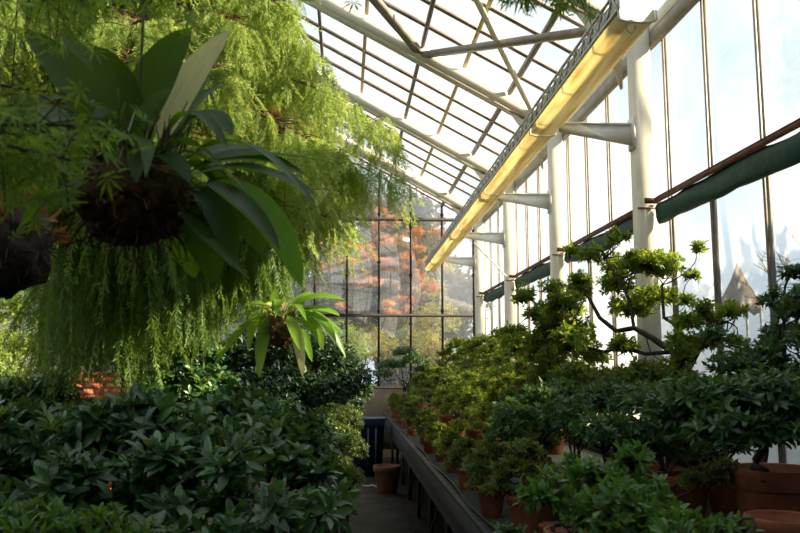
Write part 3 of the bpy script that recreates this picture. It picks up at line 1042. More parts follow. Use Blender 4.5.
# foreground azaleas
for (x, y, pts, R, H, mt, L, lab) in (
    (1.13, 2.95, ((625, 462, 2.95, .13), (590, 480, 2.95, .14), (655, 480, 2.95, .14), (620, 500, 2.75, .15), (575, 510, 2.9, .13), (670, 510, 2.8, .13), (640, 530, 2.6, .16), (600, 545, 2.7, .15)), .14, .26, 'azalea_fresh', .05,
     'bright green azalea in the foreground, cut by the bottom of the frame'),
    (1.15, 2.35, ((700, 515, 2.4, .09), (665, 528, 2.3, .1), (735, 525, 2.4, .09), (700, 545, 2.3, .12), (630, 545, 2.2, .1)), .12, .22, 'azalea_fresh', .045,
     'low fresh green azalea tips along the bottom frame edge, closest to the viewer'),
    (.98, 3.55, ((510, 540, 3.5, .1), (545, 525, 3.5, .1), (530, 550, 3.4, .12)), .11, .2, 'azalea_dark', .042, 'dark azalea beside the nearest front-row pot, at the bottom frame edge'),
):
    cl = []
    for px, py, yy, r in pts:
        for _ in range(2):
            rr = r * rng.uniform(.5, .8)
            cl.append((PB(px + rng.normal(0, 16), py + rng.normal(3, 10), yy + rng.uniform(-.15, .15), r) - np.array([x, y, BT]), (rr, rr, rr * .7)))
    e = azalea('potted_azalea', cl, R, H, mt, 330, L * 1.1, 8, T=LONG, trunk_r=.014, spread=(30, 80))
    e.location = (x, y, BT)
    tag(e, lab, 'potted plant', GM)

# loose pots
for (x, y, z, R, H, mt, lab) in ((1.76, 3.2, BT, .15, .31, 'terracotta', 'empty terracotta pot at the bottom corner, in front of the largest pot'),
                                 (1.06, 4.2, BT, .055, .1, 'terracotta', 'tiny terracotta pot tucked beside the nearest front-row pot'),
                                 (.58, 11.1, .03, .19, .36, 'terracotta_dark', 'terracotta pot standing on the path beside the blue bin')):
    e = empty('terracotta_pot', (x, y, z), 0, lab, 'pot')
    make_pot(e, R, H, mt, 'pot_body')

# dark blue bin at the end of the path
e = empty('blue_bin', (.37, 12.9, .03), 0, 'dark blue plastic bin at the far end of the path', 'bin')
mb = MB()
v, f = [], []
for z, s in ((0, .42), (.78, .5), (.8, .52), (.86, .52)):
    for x, yy in ((-.5, -.5), (.5, -.5), (.5, .5), (-.5, .5)): v.append((x * s, yy * s * .9, z))
for i in range(3):
    for j in range(4): f.append((i * 4 + j, i * 4 + (j + 1) % 4, i * 4 + 4 + (j + 1) % 4, i * 4 + 4 + j))
f += [(3, 2, 1, 0)]
mb.raw(v, f)
for x in (-.12, 0, .12): mb.box(x - .015, x + .015, -.23, -.2, .05, .74)
mb.build('bin_body', M['bluebin'], e)
mb = MB(); mb.bbox(-.28, .28, -.25, .25, .86, .89, .01)
mb.build('lid', M['bluebin'], e)
mb = MB(); mb.tube(curve(P(362, 466, 11.6) * [1, 1, 0] + [0, 0, .05], P(382, 470, 11.5) * [1, 1, 0] + [0, 0, .05], 0, .01), .014, 6)
tag(mb.build('hose_end', M['hose']), 'short pale hose end lying on the path before the blue bin', 'hose')


# ------------------------------------------------------------------ shrubs in the left bed
def shrub(name, base, pts, mat, per_m2, L, k, T, label, cat='shrub', group=None, flat=.7, W=None, trunk=.02, spread=(45, 85), bark='bark_dark', fresh=None, inner=.3):
    """Shrub rooted at base with clumps at world points (x,y,z,r)."""
    e = empty(name, base, 0, label, cat, group)
    b = np.array(base)
    cl = [(np.array(p[:3]) - b, (p[3], p[3], p[3] * flat)) for p in pts]
    tips, ax = blob_tips(cl, per_m2, inner=inner)
    tb = MB()
    for c, r in cl:
        q = c - np.array([0, 0, r[2] * .3])
        l = crooked(rng.normal(0, .05, 3) * [1, 1, 0], q, .06)
        tb.tube(l, np.linspace(trunk, trunk * .35, len(l)), 6)
        d = np.linalg.norm((tips - c) / np.array(r), axis=1)
        idx = np.where(d < 1.1)[0]
        for j in rng.choice(idx, min(len(idx), 10), replace=False):
            tb.tube(crooked(q, tips[j], .02, 5), np.linspace(trunk * .3, .002, 5), 4)
    tb.build('stems', M[bark], e, smooth=True)
    fb = MB()
    nf = 0
    if fresh:
        m = rng.random(len(tips)) < fresh
        rosettes(fb, T, tips[m], ax[m], k, L * .85, (25, 65), W)
        nf = sum(len(q) for q in fb.sizes)
        tips, ax = tips[~m], ax[~m]
    rosettes(fb, T, tips, ax, k, L, spread, W)
    o = fb.build('foliage', M[mat], e)
    if nf:                                           # young shoots are a lighter green
        o.data.materials.append(M['rhodo_fresh'])
        mi = np.zeros(len(o.data.polygons), np.int32)
        mi[:nf] = 1
        o.data.polygons.foreach_set('material_index', mi)
    return e


def pix(lst, sc=1.0, jy=0.0, more=0):
    out = []
    for a, b, y, r in lst:
        out.append((*P(a, b, y + rng.uniform(-jy, jy)), r * sc * rng.uniform(.85, 1.2)))
        for _ in range(more):
            out.append((*P(a + rng.normal(0, 20), b + rng.normal(6, 15), y + rng.uniform(-jy, jy)), r * sc * rng.uniform(.5, .9)))
    return out


GR = 'rhododendrons in the left bed'
shrub('rhododendron', (-1.75, 4.3, 0), pix([(-10, 425, 4.3, .24), (30, 425, 4.2, .24), (60, 440, 4.0, .24), (20, 460, 3.9, .24), (70, 480, 3.7, .24), (0, 490, 3.8, .25), (40, 510, 3.7, .25), (-30, 460, 4.1, .25), (80, 520, 3.8, .22)], .62, .3, 1),
      'rhodo', 80, .112, 11, LONG, 'dark rhododendron at the left frame edge of the bed', group=GR, fresh=.04, W=.95, flat=.65, spread=(35, 100), inner=.14)
shrub('rhododendron', (-1.0, 4.0, 0), pix([(100, 425, 4.1, .22), (140, 415, 4.0, .23), (170, 430, 3.9, .23), (120, 450, 3.8, .22), (160, 470, 3.6, .24), (200, 450, 3.8, .22), (120, 495, 3.5, .23), (180, 505, 3.5, .24), (150, 530, 3.6, .22), (210, 490, 3.6, .2)], .62, .3, 1),
      'rhodo', 78, .118, 11, LONG, 'large-leaved rhododendron in the middle of the bed with silvery shoots', group=GR, fresh=.05, W=.95, flat=.65, spread=(35, 100), inner=.14)
shrub('rhododendron', (-.42, 4.3, 0), pix([(230, 420, 4.5, .2), (265, 420, 4.5, .2), (295, 430, 4.4, .19), (320, 450, 4.3, .19), (245, 445, 4.2, .2), (285, 460, 4.1, .18), (332, 478, 4.2, .13), (250, 400, 4.8, .14), (215, 425, 4.6, .2), (300, 490, 4.1, .16)], .62, .3, 1),
      'rhodo', 85, .108, 11, LONG, 'rhododendron beside the path with young light green shoots on top', group=GR, fresh=.12, W=.95, flat=.65, spread=(35, 100), inner=.14)
shrub('rhododendron', (-.35, 3.5, 0), pix([(235, 500, 3.5, .16), (275, 505, 3.4, .16), (310, 510, 3.6, .14), (330, 505, 3.7, .12), (255, 535, 3.3, .18), (300, 540, 3.4, .16), (220, 535, 3.4, .16)], .62, .3, 1),
      'rhodo', 85, .108, 11, LONG, 'low rhododendron at the path edge in the foreground', group=GR, W=.95, flat=.65, spread=(35, 100), inner=.14)
shrub('azalea_bush', (-.92, 2.5, 0), pix([(10, 540, 2.5, .12), (50, 535, 2.5, .12), (95, 540, 2.5, .12), (125, 545, 2.6, .1), (30, 555, 2.4, .14), (80, 560, 2.4, .14)]),
      'azalea_fresh', 260, .055, 8, LONG, 'light green bush tips at the bottom left corner', spread=(20, 75))
shrub('camellia', (-.7, 9.2, 0), pix([(245, 355, 9.2, .3), (285, 350, 9.2, .33), (325, 360, 9.2, .33), (345, 385, 9.1, .3), (300, 385, 8.9, .36), (255, 385, 9, .35), (215, 365, 9.3, .3), (345, 365, 9.6, .2), (330, 400, 8.9, .35), (230, 400, 9, .35), (280, 410, 8.8, .35), (265, 345, 9.4, .25)]),
      'camellia', 230, .075, 6, LEAF, 'dense dark camellia behind the smaller hanging plant', flat=.85)
shrub('box_bush', (-.08, 7.2, 0), pix([(330, 420, 7.3, .18), (350, 425, 7.2, .14), (340, 440, 7.0, .18), (318, 435, 7.2, .2), (355, 450, 7.1, .12), (335, 470, 6.9, .2), (345, 420, 7.6, .16), (352, 480, 6.9, .13)]),
      'box', 520, .035, 6, LEAF, 'small pale green bush at the path edge beyond the rhododendrons', flat=.85)
shrub('rhododendron', (-2.9, 7.3, 0), pix([(50, 395, 7.0, .2), (30, 405, 7.0, .24), (80, 415, 6.9, .22), (5, 400, 7.2, .22), (110, 418, 7.0, .2)]),
      'rhodo', 120, .12, 9, LONG, 'broad-leaved rhododendron under the conifer, before the orange bricks', group=GR)
shrub('rhododendron', (-1.55, 7.4, 0), pix([(150, 390, 7.2, .25), (180, 375, 7.4, .25), (210, 385, 7.2, .25), (195, 398, 7, .28), (165, 400, 7, .25), (200, 355, 7.6, .2)]),
      'rhodo', 130, .1, 9, LONG, 'rhododendron growing between the conifer trunk and the dark camellia', group=GR, fresh=.1)
shrub('leafy_bush', (-4.6, 11.5, 0), pix([(0, 350, 11.5, .4), (35, 345, 11.5, .35), (-10, 310, 11.7, .45), (25, 300, 11.8, .35), (60, 360, 11.2, .3), (20, 270, 12, .4), (0, 375, 11, .4), (45, 320, 12, .25)]),
      'sunny_leaf', 110, .075, 6, LEAF, 'sunlit light green bush at the far left behind the conifer', flat=.8, bark='bark')
shrub('leafy_bush', (-2.8, 12.5, 0), pix([(120, 340, 12.5, .3), (150, 350, 12.4, .3), (175, 345, 12.6, .3), (140, 365, 12.1, .35), (190, 362, 12.2, .3)]),
      'box', 110, .07, 6, LEAF, 'thin bush before the grey wall panel, left of the camellia', flat=.8, bark='bark')

# grey planter wall, grey cladding panel, orange bricks at the back of the bed
mb = MB(); mb.bbox(-4.8, -1.9, 13.6, 13.75, 0, 2.05, .01)
tag(mb.build('planter_wall', M['steelgrey']), 'pale grey panel wall glimpsed under the hanging conifer strands', 'wall')
e = empty('brick_stack', (-3.25, 11.2, 0), 0, 'orange brick plinth glimpsed beneath the conifer', 'bricks')
mb = MB()
for r in range(22):
    for c in range(5):
        o = .11 if r % 2 else 0
        x = -.55 + c * .225 + o
        mb.box(x, x + .215, -.1 - .01 * (c % 2), .1, r * .075, r * .075 + .067)
mbrick = solid('orange_brick', (0.5, 0.12, 0.05), (0.62, 0.2, 0.08), 6, 0.9)
mb.build('brick_courses', mbrick, e)


# ------------------------------------------------------------------ conifer with hanging strands
def strand(n, L, needle, seed):
    r = np.random.default_rng(seed)
    ys = np.linspace(0, 1, n)
    cx = .1 * np.sin(ys * 2.2 + seed) - .1 * math.sin(seed)
    v, f = [], []
    # stem as a thin strip
    for i in range(0, n, 4):
        v += [(cx[i] - .004, ys[i], 0), (cx[i] + .004, ys[i], 0)]
    m = len(v) // 2
    f += [(2 * i, 2 * i + 1, 2 * i + 3, 2 * i + 2) for i in range(m - 1)]
    for i in range(n):
        for s in (-1, 1):
            a = r.uniform(.6, 1.0)
            ln = needle * r.uniform(.7, 1.1) * (1 - .55 * ys[i] ** 3)
            dx, dy, dz = s * math.sin(a) * ln, math.cos(a) * ln, r.normal(0, .45) * ln
            b = len(v)
            h = needle * .12
            v += [(cx[i], ys[i] - .006, 0), (cx[i] + dx * .5, ys[i] + dy * .5 + h, dz * .5), (cx[i] + dx, ys[i] + dy, dz), (cx[i] + dx * .5, ys[i] + dy * .5 - h, dz * .5)]
            f.append((b, b + 3, b + 2, b + 1))
    return tmpl(v, f)


ST_SHORT = [strand(34, 1, .12, s) for s in range(4)]
ST_LONG = [strand(40, 1, .06, s + 10) for s in range(4)]

TX, TY = -1.72, 6.6
e = empty('weeping_conifer', (TX, TY, 0), 0, 'large weeping conifer with feathery bright green curtains of foliage', 'tree')
tb = MB()
tr = crooked((0, 0, 0), (.05, .1, 6.9), .05, 14)
tb.tube(tr, np.linspace(.055, .02, 14), 9)
sp_u, sd_u, sp_l, sd_l, cones = [], [], [], [], []


def add_branch(z, az, ln, rise, droop, dens, low, th=.022):
    b = np.array([.05 * z / 7, .1 * z / 7, z])
    t = np.linspace(0, 1, 10)
    dirh = np.array([math.cos(az), math.sin(az), 0])
    side = np.array([-math.sin(az), math.cos(az), 0])
    pts = b + dirh * (ln * t)[:, None]
    pts[:, 2] += rise * np.sin(t * PI * .6) - droop * t ** 2
    pts += side * (rng.normal(0, .12) * t ** 2)[:, None]
    tb.tube(pts, np.linspace(th, .004, 10), 5)
    nl = int(dens * ln)
    for tt in rng.uniform(.18, 1.0, nl):
        i = tt * 9
        k = min(int(i), 8)
        p = pts[k] + (pts[k + 1] - pts[k]) * (i - k)
        s = rng.choice((-1, 1))
        ll = rng.uniform(.15, .5) * (1.15 - tt * .6)
        d = nrm(dirh * rng.uniform(.3, .9) + side * s + np.array([0, 0, rng.uniform(-.15, .2)]))
        q = p + d * ll
        q[2] -= .08 * ll
        tb.tube([p, (p + q) / 2 + [0, 0, .02], q], [.005, .003, .0015], 4)
        n = 8 if not low else 9
        for u in rng.uniform(0.1, 1, n):
            o = p + (q - p) * u
            if low:
                sp_l.append(o); sd_l.append(np.array([rng.normal(0, .13), rng.normal(0, .13), -1]) + dirh * .06)
            else:
                sp_u.append(o); sd_u.append(np.array([rng.normal(0, .25), rng.normal(0, .25), -rng.uniform(.6, 1.2)]) + d * .25)
        if rng.random() < .02 and not low:
            cones.append(q)


# tiers: direction az 0 is towards the glass wall; -pi/2 towards the camera
for z, ln, nb in ((6.7, .5, 5), (6.2, .8, 7), (5.7, 1.1, 9), (5.2, 1.4, 11), (4.7, 1.65, 13), (4.3, 1.85, 13), (3.9, 2.05, 14), (3.55, 2.05, 13), (3.2, 1.9, 12)):
    for j in range(nb):
        az = 2 * PI * j / nb + rng.uniform(-.2, .2) + z
        add_branch(z + rng.uniform(-.15, .15), az, ln * rng.uniform(.82, 1.02), .25, .3 + .15 * ln, 17, False)
for z, ln, nb in ((3.1, 1.5, 10), (2.8, 1.35, 10), (2.5, 1.1, 9), (2.25, .7, 7)):
    for j in range(nb):
        az = 2 * PI * j / nb + rng.uniform(-.25, .25) + z
        add_branch(z + rng.uniform(-.1, .1), az, ln * rng.uniform(.75, 1.1), .15, .15, 15, True)
tb.build('trunk', M['bark_red'], e, smooth=True)
sp_u, sd_u, sp_l, sd_l = map(np.array, (sp_u, sd_u, sp_l, sd_l))
# the curtains hang lowest in front of the trunk and stop short at either side
wx = sp_l + [TX, TY, 0]
ppx = 345 + 800 * wx[:, 0] / wx[:, 1]
floor_z = np.where(ppx < 62, 2.75, np.where(ppx < 155, 1.5, np.where(ppx < 212, 1.85, 2.15))) + rng.uniform(-.1, .35, len(ppx))
ln_l = np.minimum(rng.uniform(.25, 1.15, len(ppx)), wx[:, 2] - floor_z)
ok = ln_l > .15
sp_l, sd_l, ln_l = sp_l[ok], sd_l[ok], ln_l[ok]
fb = MB()
for j in range(4):
    s = slice(j, None, 4)
    n = len(sp_u[s])
    scatter(fb, ST_SHORT[j], sp_u[s], sd_u[s], rand_unit(n), rng.uniform(.2, .46, n), rng.uniform(.2, .32, n))
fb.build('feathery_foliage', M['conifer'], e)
fb = MB()
for j in range(4):
    s = slice(j, None, 4)
    n = len(sp_l[s])
    scatter(fb, ST_LONG[j], sp_l[s], sd_l[s], rand_unit(n), ln_l[s], np.maximum(ln_l[s], .45))
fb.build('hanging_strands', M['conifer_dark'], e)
for px, py, yy in ((245, 122, 5.6), (252, 104, 5.7), (283, 128, 5.5), (276, 115, 5.6), (62, 60, 5.6), (55, 95, 5.5), (215, 90, 5.8)):
    c = np.repeat((P(px, py, yy) - np.array([TX, TY, 0]))[None], 26, 0) + rng.normal(0, .024, (26, 3))
    fb = MB(); scatter(fb, LEAF, c, rand_unit(26) - [0, 0, .8], rand_unit(26), .06)
    fb.build('dead_sprig', M['cone'], e)['label'] = 'rust brown dead sprig'
print('strands', len(sp_u), len(sp_l))


# ------------------------------------------------------------------ hanging plants
def strap_leaf(mb, p0, p1, p2, width, petiole=.25, facing=(0, -1, .3), n=14, fold=.2, tipcurl=0.0):
    p0, p1, p2 = (np.array(q, float) for q in (p0, p1, p2))
    t = np.linspace(0, 1, n)[:, None]
    path = (1 - t) ** 2 * p0 + 2 * t * (1 - t) * p1 + t ** 2 * p2
    tan = nrm(np.gradient(path, axis=0))
    s = nrm(np.cross(tan, np.array(facing, float)))
    up = np.cross(s, tan)
    tt = np.clip((t[:, 0] - petiole) / (1 - petiole), 0, 1)
    w = np.where(t[:, 0] < petiole, .006, np.maximum(.006 * (1 - tt), width / 2 * np.sin(PI * np.clip(tt, 0, 1) ** .85) ** .6))
    w[-1] = .0008
    cols = np.array([-1, -.55, 0, .55, 1.0])
    hz = np.array([.5, .12, 0, .12, .5])
    rip = 1 + .12 * np.sin(np.linspace(0, 9, n) + p2[0] * 50)
    v = path[:, None, :] + s[:, None, :] * (w[:, None] * cols[None, :])[..., None] + up[:, None, :] * (w[:, None] * hz[None, :] * fold * 2 * rip[:, None])[..., None]
    f = [(i * 5 + j, i * 5 + j + 1, (i + 1) * 5 + j + 1, (i + 1) * 5 + j) for i in range(n - 1) for j in range(4)]
    uv = np.stack([np.tile(cols * .5 + .5, n), np.repeat(t[:, 0], 5)], 1)
    mb.raw(v.reshape(-1, 3), f)
    mb.uv.append(uv)


def root_ball(mb, c, R, squash=.85, seed=1):
    n, k = 22, 14
    r = np.random.default_rng(seed)
    v, f = [], []
    for i in range(k + 1):
        th = PI * i / k
        for j in range(n):
            a = 2 * PI * j / n
            q = R * (1 + .12 * math.sin(5 * a + 3 * th + seed) + .06 * math.sin(9 * a - 4 * th) + r.normal(0, .07))
            v.append((c[0] + q * math.sin(th) * math.cos(a), c[1] + q * math.sin(th) * math.sin(a), c[2] + q * squash * math.cos(th)))
    for i in range(k):
        for j in range(n):
            f.append((i * n + j, (i + 1) * n + j, (i + 1) * n + (j + 1) % n, i * n + (j + 1) % n))
    mb.raw(v, f)


def fibres(mb, c, R, n, L):
    for i in range(n):
        d = rand_unit(1)[0]
        d[2] *= .6
        p = np.array(c) + d * R * .92
        q = p + d * L * rng.uniform(.3, 1) + np.array([0, 0, -L * rng.uniform(0, .8)])
        mb.tube(crooked(p, q, L * .18, 5), np.linspace(.0035, .0012, 5), 4)


def hanging(name, Y, ball, R, leaves, mats, label, filler, fl, lens, rope_top, facing_var=.5, squash=.85):
    C0 = P(ball[0], ball[1], Y)
    e = empty(name, C0, 0, label, 'hanging plant')
    z0 = np.zeros(3)
    mb = MB(); root_ball(mb, z0, R, squash)
    fibres(mb, z0, R, 160, R * .6)
    mb.build('root_ball', M['fibre'], e, smooth=True)
    groups = {}
    for lf in leaves:
        base, ctrl, tip, width, mt = lf[:5]
        dy = lf[5] if len(lf) > 5 else rng.uniform(-.5, .5) * R * 2
        bs = P(base[0], base[1], Y + dy * .3) - C0
        cs = P(ctrl[0], ctrl[1], Y + dy * .7) - C0
        ts = P(tip[0], tip[1], Y + dy) - C0
        fc = lf[6] if len(lf) > 6 else (rng.normal(0, facing_var), -1, rng.uniform(.2, 1.4))
        groups.setdefault(mt, MB())
        strap_leaf(groups[mt], bs, cs, ts, width * Y / 800, .18, fc)
    g = groups.setdefault(filler, MB())
    for i in range(fl):
        a = rng.uniform(0, 2 * PI)
        d = np.array([math.cos(a), math.sin(a), 0])
        L = rng.uniform(.6, 1.0) * lens
        b0 = d * R * .4 + [0, 0, R * .6]
        up = rng.uniform(.1, .8)
        c1 = b0 + d * L * .4 + [0, 0, L * up]
        t1 = b0 + d * L * .95 + [0, 0, L * (up * .7 - .55)]
        strap_leaf(g, b0, c1, t1, rng.uniform(.12, .2) * L, .25, (rng.normal(0, .3), rng.normal(0, .3), 1))
    for mt, g in groups.items():
        nm = {'orchid': 'foliage', 'orchid_light': 'foliage', 'orchid_backlit': 'bright_leaves', 'orchid_pale': 'pale_leaf'}[mt]
        o = g.build(nm, M[mt], e, smooth=True)
        if mt == 'orchid_pale': o['label'] = 'pale faded leaf'
        if mt == 'orchid_backlit': o['label'] = 'bright green leaves with backlight put into their colour'
    sb = MB()
    for i in range(60):
        a = rng.uniform(0, 6.28)
        d = np.array([math.cos(a), math.sin(a), 0])
        sb.tube(crooked(d * R * .5 + [0, 0, R * .5], d * R * rng.uniform(.6, 1.3) + [0, 0, R * rng.uniform(.9, 1.5)], .012, 5), [.0035, .0035, .003, .0025, .0015], 4)
    sb.build('stalks', M['stalk'], e)
    rb = MB()
    top = np.array(rope_top) - C0
    knot = np.array([0, 0, R * 1.7])
    rb.tube([knot, top], .0035 if R > .12 else .0025, 5)
    for j in range(3):
        a = j * 2.09 + .4
        rb.tube([knot, np.array([R * .9 * math.cos(a), R * .9 * math.sin(a), R * .1])], .002, 4)
    rb.build('hanging_cord', M['rope'] if R > .12 else M['stalk'], e)
    return e


big = [
    ((110, 165), (100, 95), (24, 28), 44, 'orchid', .1, (.5, -1, .2)),
    ((125, 165), (125, 110), (62, 32), 40, 'orchid', .25, (.5, -1, .2)),
    ((130, 165), (132, 95), (94, 46), 40, 'orchid', -.05, (.3, -1, .1)),
    ((140, 165), (135, 85), (192, 28), 50, 'orchid', .05, (-.2, -1, .1)),
    ((158, 165), (165, 95), (230, 30), 30, 'orchid_pale', .1, (.3, -1, .3)),
    ((135, 160), (140, 110), (172, 88), 28, 'orchid', -.12, (0, -1, .8)),
    ((165, 170), (170, 112), (224, 82), 22, 'orchid', .2, (0, -.6, 1)),
    ((165, 165), (195, 85), (232, 136), 44, 'orchid', -.1, (.2, -.6, 1)),
    ((175, 170), (240, 100), (316, 208), 26, 'orchid', -.2, (.3, -.3, 1)),
    ((175, 175), (240, 140), (338, 165), 22, 'orchid', .2, (.2, -.3, 1)),
    ((180, 178), (240, 140), (305, 175), 46, 'orchid', .15, (0, -.6, 1)),
    ((180, 172), (225, 130), (285, 168), 40, 'orchid', .3, (0, -.6, 1)),
    ((185, 185), (265, 175), (302, 288), 38, 'orchid_backlit', .0, (.4, -1, .4)),
    ((185, 188), (240, 180), (262, 255), 46, 'orchid', .15, (.4, -1, .4)),
    ((175, 195), (205, 205), (215, 284), 44, 'orchid', -.02, (.1, -1, .1)),
    ((170, 200), (195, 225), (246, 276), 18, 'orchid', -.15, (.2, -.6, 1)),
    ((165, 200), (180, 215), (195, 278), 40, 'orchid', .2, (-.1, -1, .1)),
    ((120, 170), (95, 160), (54, 208), 26, 'orchid', -.15, (-.2, -.6, 1)),
    ((140, 165), (170, 140), (190, 184), 22, 'orchid', -.22, (0, -.5, 1)),
    ((110, 170), (60, 115), (8, 185), 40, 'orchid', .05, (-.3, -.7, 1)),
    ((110, 170), (65, 150), (20, 215), 30, 'orchid', .25, (-.3, -.7, 1)),
    ((120, 165), (80, 100), (-10, 120), 46, 'orchid', .2, (-.3, -.7, 1)),
    ((180, 190), (225, 190), (232, 270), 30, 'orchid', -.1, (.3, -.8, .5)),
    ((178, 190), (230, 165), (280, 250), 26, 'orchid', -.2, (.4, -.6, .8)),
    ((185, 178), (250, 150), (322, 200), 30, 'orchid', .05, (.1, -.5, 1)),
    ((150, 160), (185, 100), (210, 60), 30, 'orchid', .3, (-.1, -1, .3)),
    ((125, 165), (90, 120), (66, 100), 32, 'orchid', -.1, (.3, -1, .5)),
    ((112, 175), (70, 165), (30, 225), 26, 'orchid', -.05, (-.3, -.6, 1)),
]
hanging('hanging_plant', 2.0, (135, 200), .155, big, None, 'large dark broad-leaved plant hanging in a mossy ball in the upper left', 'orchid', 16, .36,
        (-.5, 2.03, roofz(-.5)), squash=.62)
small = [
    ((290, 310), (310, 290), (345, 300), 15, 'orchid_light', -.05, (0, -.5, 1)),
    ((288, 312), (300, 290), (320, 296), 11, 'orchid_light', .1, (0, -.5, 1)),
    ((290, 314), (318, 303), (340, 316), 13, 'orchid_light', -.1, (0, -.5, 1)),
    ((290, 314), (322, 300), (346, 358), 13, 'orchid_light', 0, (0, -.5, 1)),
    ((290, 316), (322, 305), (336, 345), 12, 'orchid_light', -.15, (0, -.5, 1)),
    ((290, 318), (315, 315), (323, 350), 13, 'orchid_light', -.12, (.2, -1, .5)),
    ((287, 316), (297, 318), (303, 378), 12, 'orchid_pale', -.12, (.2, -1, .4)),
    ((286, 314), (292, 318), (300, 350), 11, 'orchid_light', -.18, (.1, -1, .4)),
    ((276, 316), (262, 318), (259, 378), 14, 'orchid_light', -.1, (-.2, -1, .4)),
    ((275, 314), (262, 310), (264, 355), 14, 'orchid_light', .05, (-.2, -1, .4)),
    ((275, 314), (252, 312), (248, 352), 12, 'orchid_light', .1, (-.3, -.8, .8)),
    ((275, 312), (245, 315), (213, 368), 12, 'orchid_light', .12, (-.3, -.8, .8)),
    ((282, 310), (277, 300), (279, 288), 16, 'orchid_light', .05, (0, -1, 0)),
    ((280, 312), (272, 296), (284, 318), 22, 'orchid_pale', -.12, (0, -.6, 1)),
    ((276, 312), (255, 295), (238, 312), 11, 'orchid_light', .1, (0, -.5, 1)),
    ((276, 312), (258, 302), (222, 330), 10, 'orchid_light', .2, (0, -.5, 1)),
    ((286, 314), (305, 330), (312, 362), 10, 'orchid_light', .1, (.2, -.8, .6)),
    ((290, 312), (318, 308), (345, 335), 10, 'orchid_light', .2, (0, -.5, 1)),
]
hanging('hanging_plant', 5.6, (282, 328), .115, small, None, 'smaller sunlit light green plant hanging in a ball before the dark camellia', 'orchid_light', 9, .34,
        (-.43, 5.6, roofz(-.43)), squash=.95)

# third, dark ball cut by the left frame edge
C0 = P(2, 245, 3.6)
e = empty('hanging_root_ball', C0, 0, 'dark hanging root ball with dry brown fibres, cut by the left frame edge', 'hanging plant')
mb = MB(); root_ball(mb, (0, 0, 0), .2, 1.0, 5); fibres(mb, (0, 0, 0), .2, 90, .12)
mb.build('root_mass', M['bark_dark'], e, smooth=True)
mb = MB()
n = 60
d = rand_unit(n); d[:, 2] = np.abs(d[:, 2]) * .9 + .1
scatter(mb, LONG, d * .2, d + rng.normal(0, .3, (n, 3)), rand_unit(n), rng.uniform(.06, .12, n))
mb.build('dry_leaves', M['cone'], e)
mb = MB(); mb.tube([(0, 0, .18), np.array([C0[0], C0[1], roofz(C0[0])]) - C0], .003, 5)
mb.build('hanging_cord', M['stalk'], e)


# ------------------------------------------------------------------ maple overhead
e = empty('maple_tree', (-1.75, 1.7, 0), 0, 'maple tree whose star-shaped leaves hang close to the camera along the top and left edges', 'tree')
org = np.array([-1.75, 1.7, 0])
tb = MB(); fb = MB()
tk = crooked((0, 0, 0), (.1, .1, 3.2), .05, 10)
tb.tube(tk, np.linspace(.06, .03, 10), 8)


def maple_spray(p, q, n, sz, r, droop=.05):
    l = crooked(np.array(p) - org, np.array(q) - org, .05, 8)
    tb.tube(l, np.linspace(.014, .003, 8), 5)
    i = rng.uniform(1.5, 7, n)
    k = np.minimum(i.astype(int), 6)
    c = l[k] + (l[k + 1] - l[k]) * (i - k)[:, None]
    off = rng.normal(0, r, (n, 3)) * [1, 1, .6]
    pos = c + off - [0, 0, droop]
    for a, b in list(zip(c, pos))[::3]:
        tb.tube([a, (a + b) / 2 + [0, 0, .01], b], [.002, .0015, .001], 3)
    d = off * [1, 1, 0] + rng.normal(0, .35, (n, 3)) + [0, 0, -.25] + [0, -.1, 0]
    up = np.array([0, -.5, 1.0]) + rng.normal(0, .4, (n, 3))
    scatter(fb, STAR, pos, d, up, rng.uniform(.035, .06, n) * sz)


maple_spray((-1.7, 1.75, 2.2), P(80, 125, 1.55), 300, .95, .085)
maple_spray((-1.7, 1.75, 2.1), P(40, 125, 1.6), 300, .95, .1)
maple_spray((-1.7, 1.75, 2.0), P(70, 160, 1.5), 110, .95, .06)
maple_spray((-1.7, 1.75, 2.4), P(35, 90, 1.7), 110, .95, .09)
maple_spray((-1.7, 1.8, 2.9), P(205, -14, 1.9), 60, 1.1, .07)
maple_spray((-1.7, 1.8, 3.0), P(275, -14, 2.1), 60, 1.1, .06)
maple_spray((-1.65, 1.8, 3.1), P(410, -30, 2.2), 30, 1.0, .05)
maple_spray(P(405, -20, 2.2), P(590, -12, 2.15), 150, 1.0, .035, .02)
maple_spray(P(120, -40, 2.0), P(20, -5, 1.8), 50, 1.0, .07)
tb.build('branches', M['bark'], e, smooth=True)
fb.build('leaves', M['maple'], e)


# ------------------------------------------------------------------ outdoors
def tree(name, base, pts, mat, per_m2, L, label, T=LEAF, k=4, flat=.5, trunk=.09, bark='bark', group=None, zmin=-.6):
    e = empty(name, base, 0, label, 'tree', group)
    b = np.array(base, float)
    tb = MB(); fb = MB()
    cs = np.array([p[:3] for p in pts]) - b
    top = np.array([cs[:, 0].mean() * .5, cs[:, 1].mean() * .5, cs[:, 2].min() * .85])
    tb.tube(crooked((0, 0, 0), top, .08), np.linspace(trunk, trunk * .7, 9), 8)
    cl = [(c, (p[3], p[3], p[3] * flat)) for c, p in zip(cs, pts)]
    for c, r in cl:
        l = crooked(top, c, .12)
        tb.tube(l, np.linspace(trunk * .5, trunk * .12, 9), 5)
    tb.build('trunk', M[bark], e, smooth=True)
    tips, ax = blob_tips(cl, per_m2, zmin, .35)
    rosettes(fb, T, tips, ax, k, L, (40, 110))
    fb.build('crown', M[mat], e)
    return e


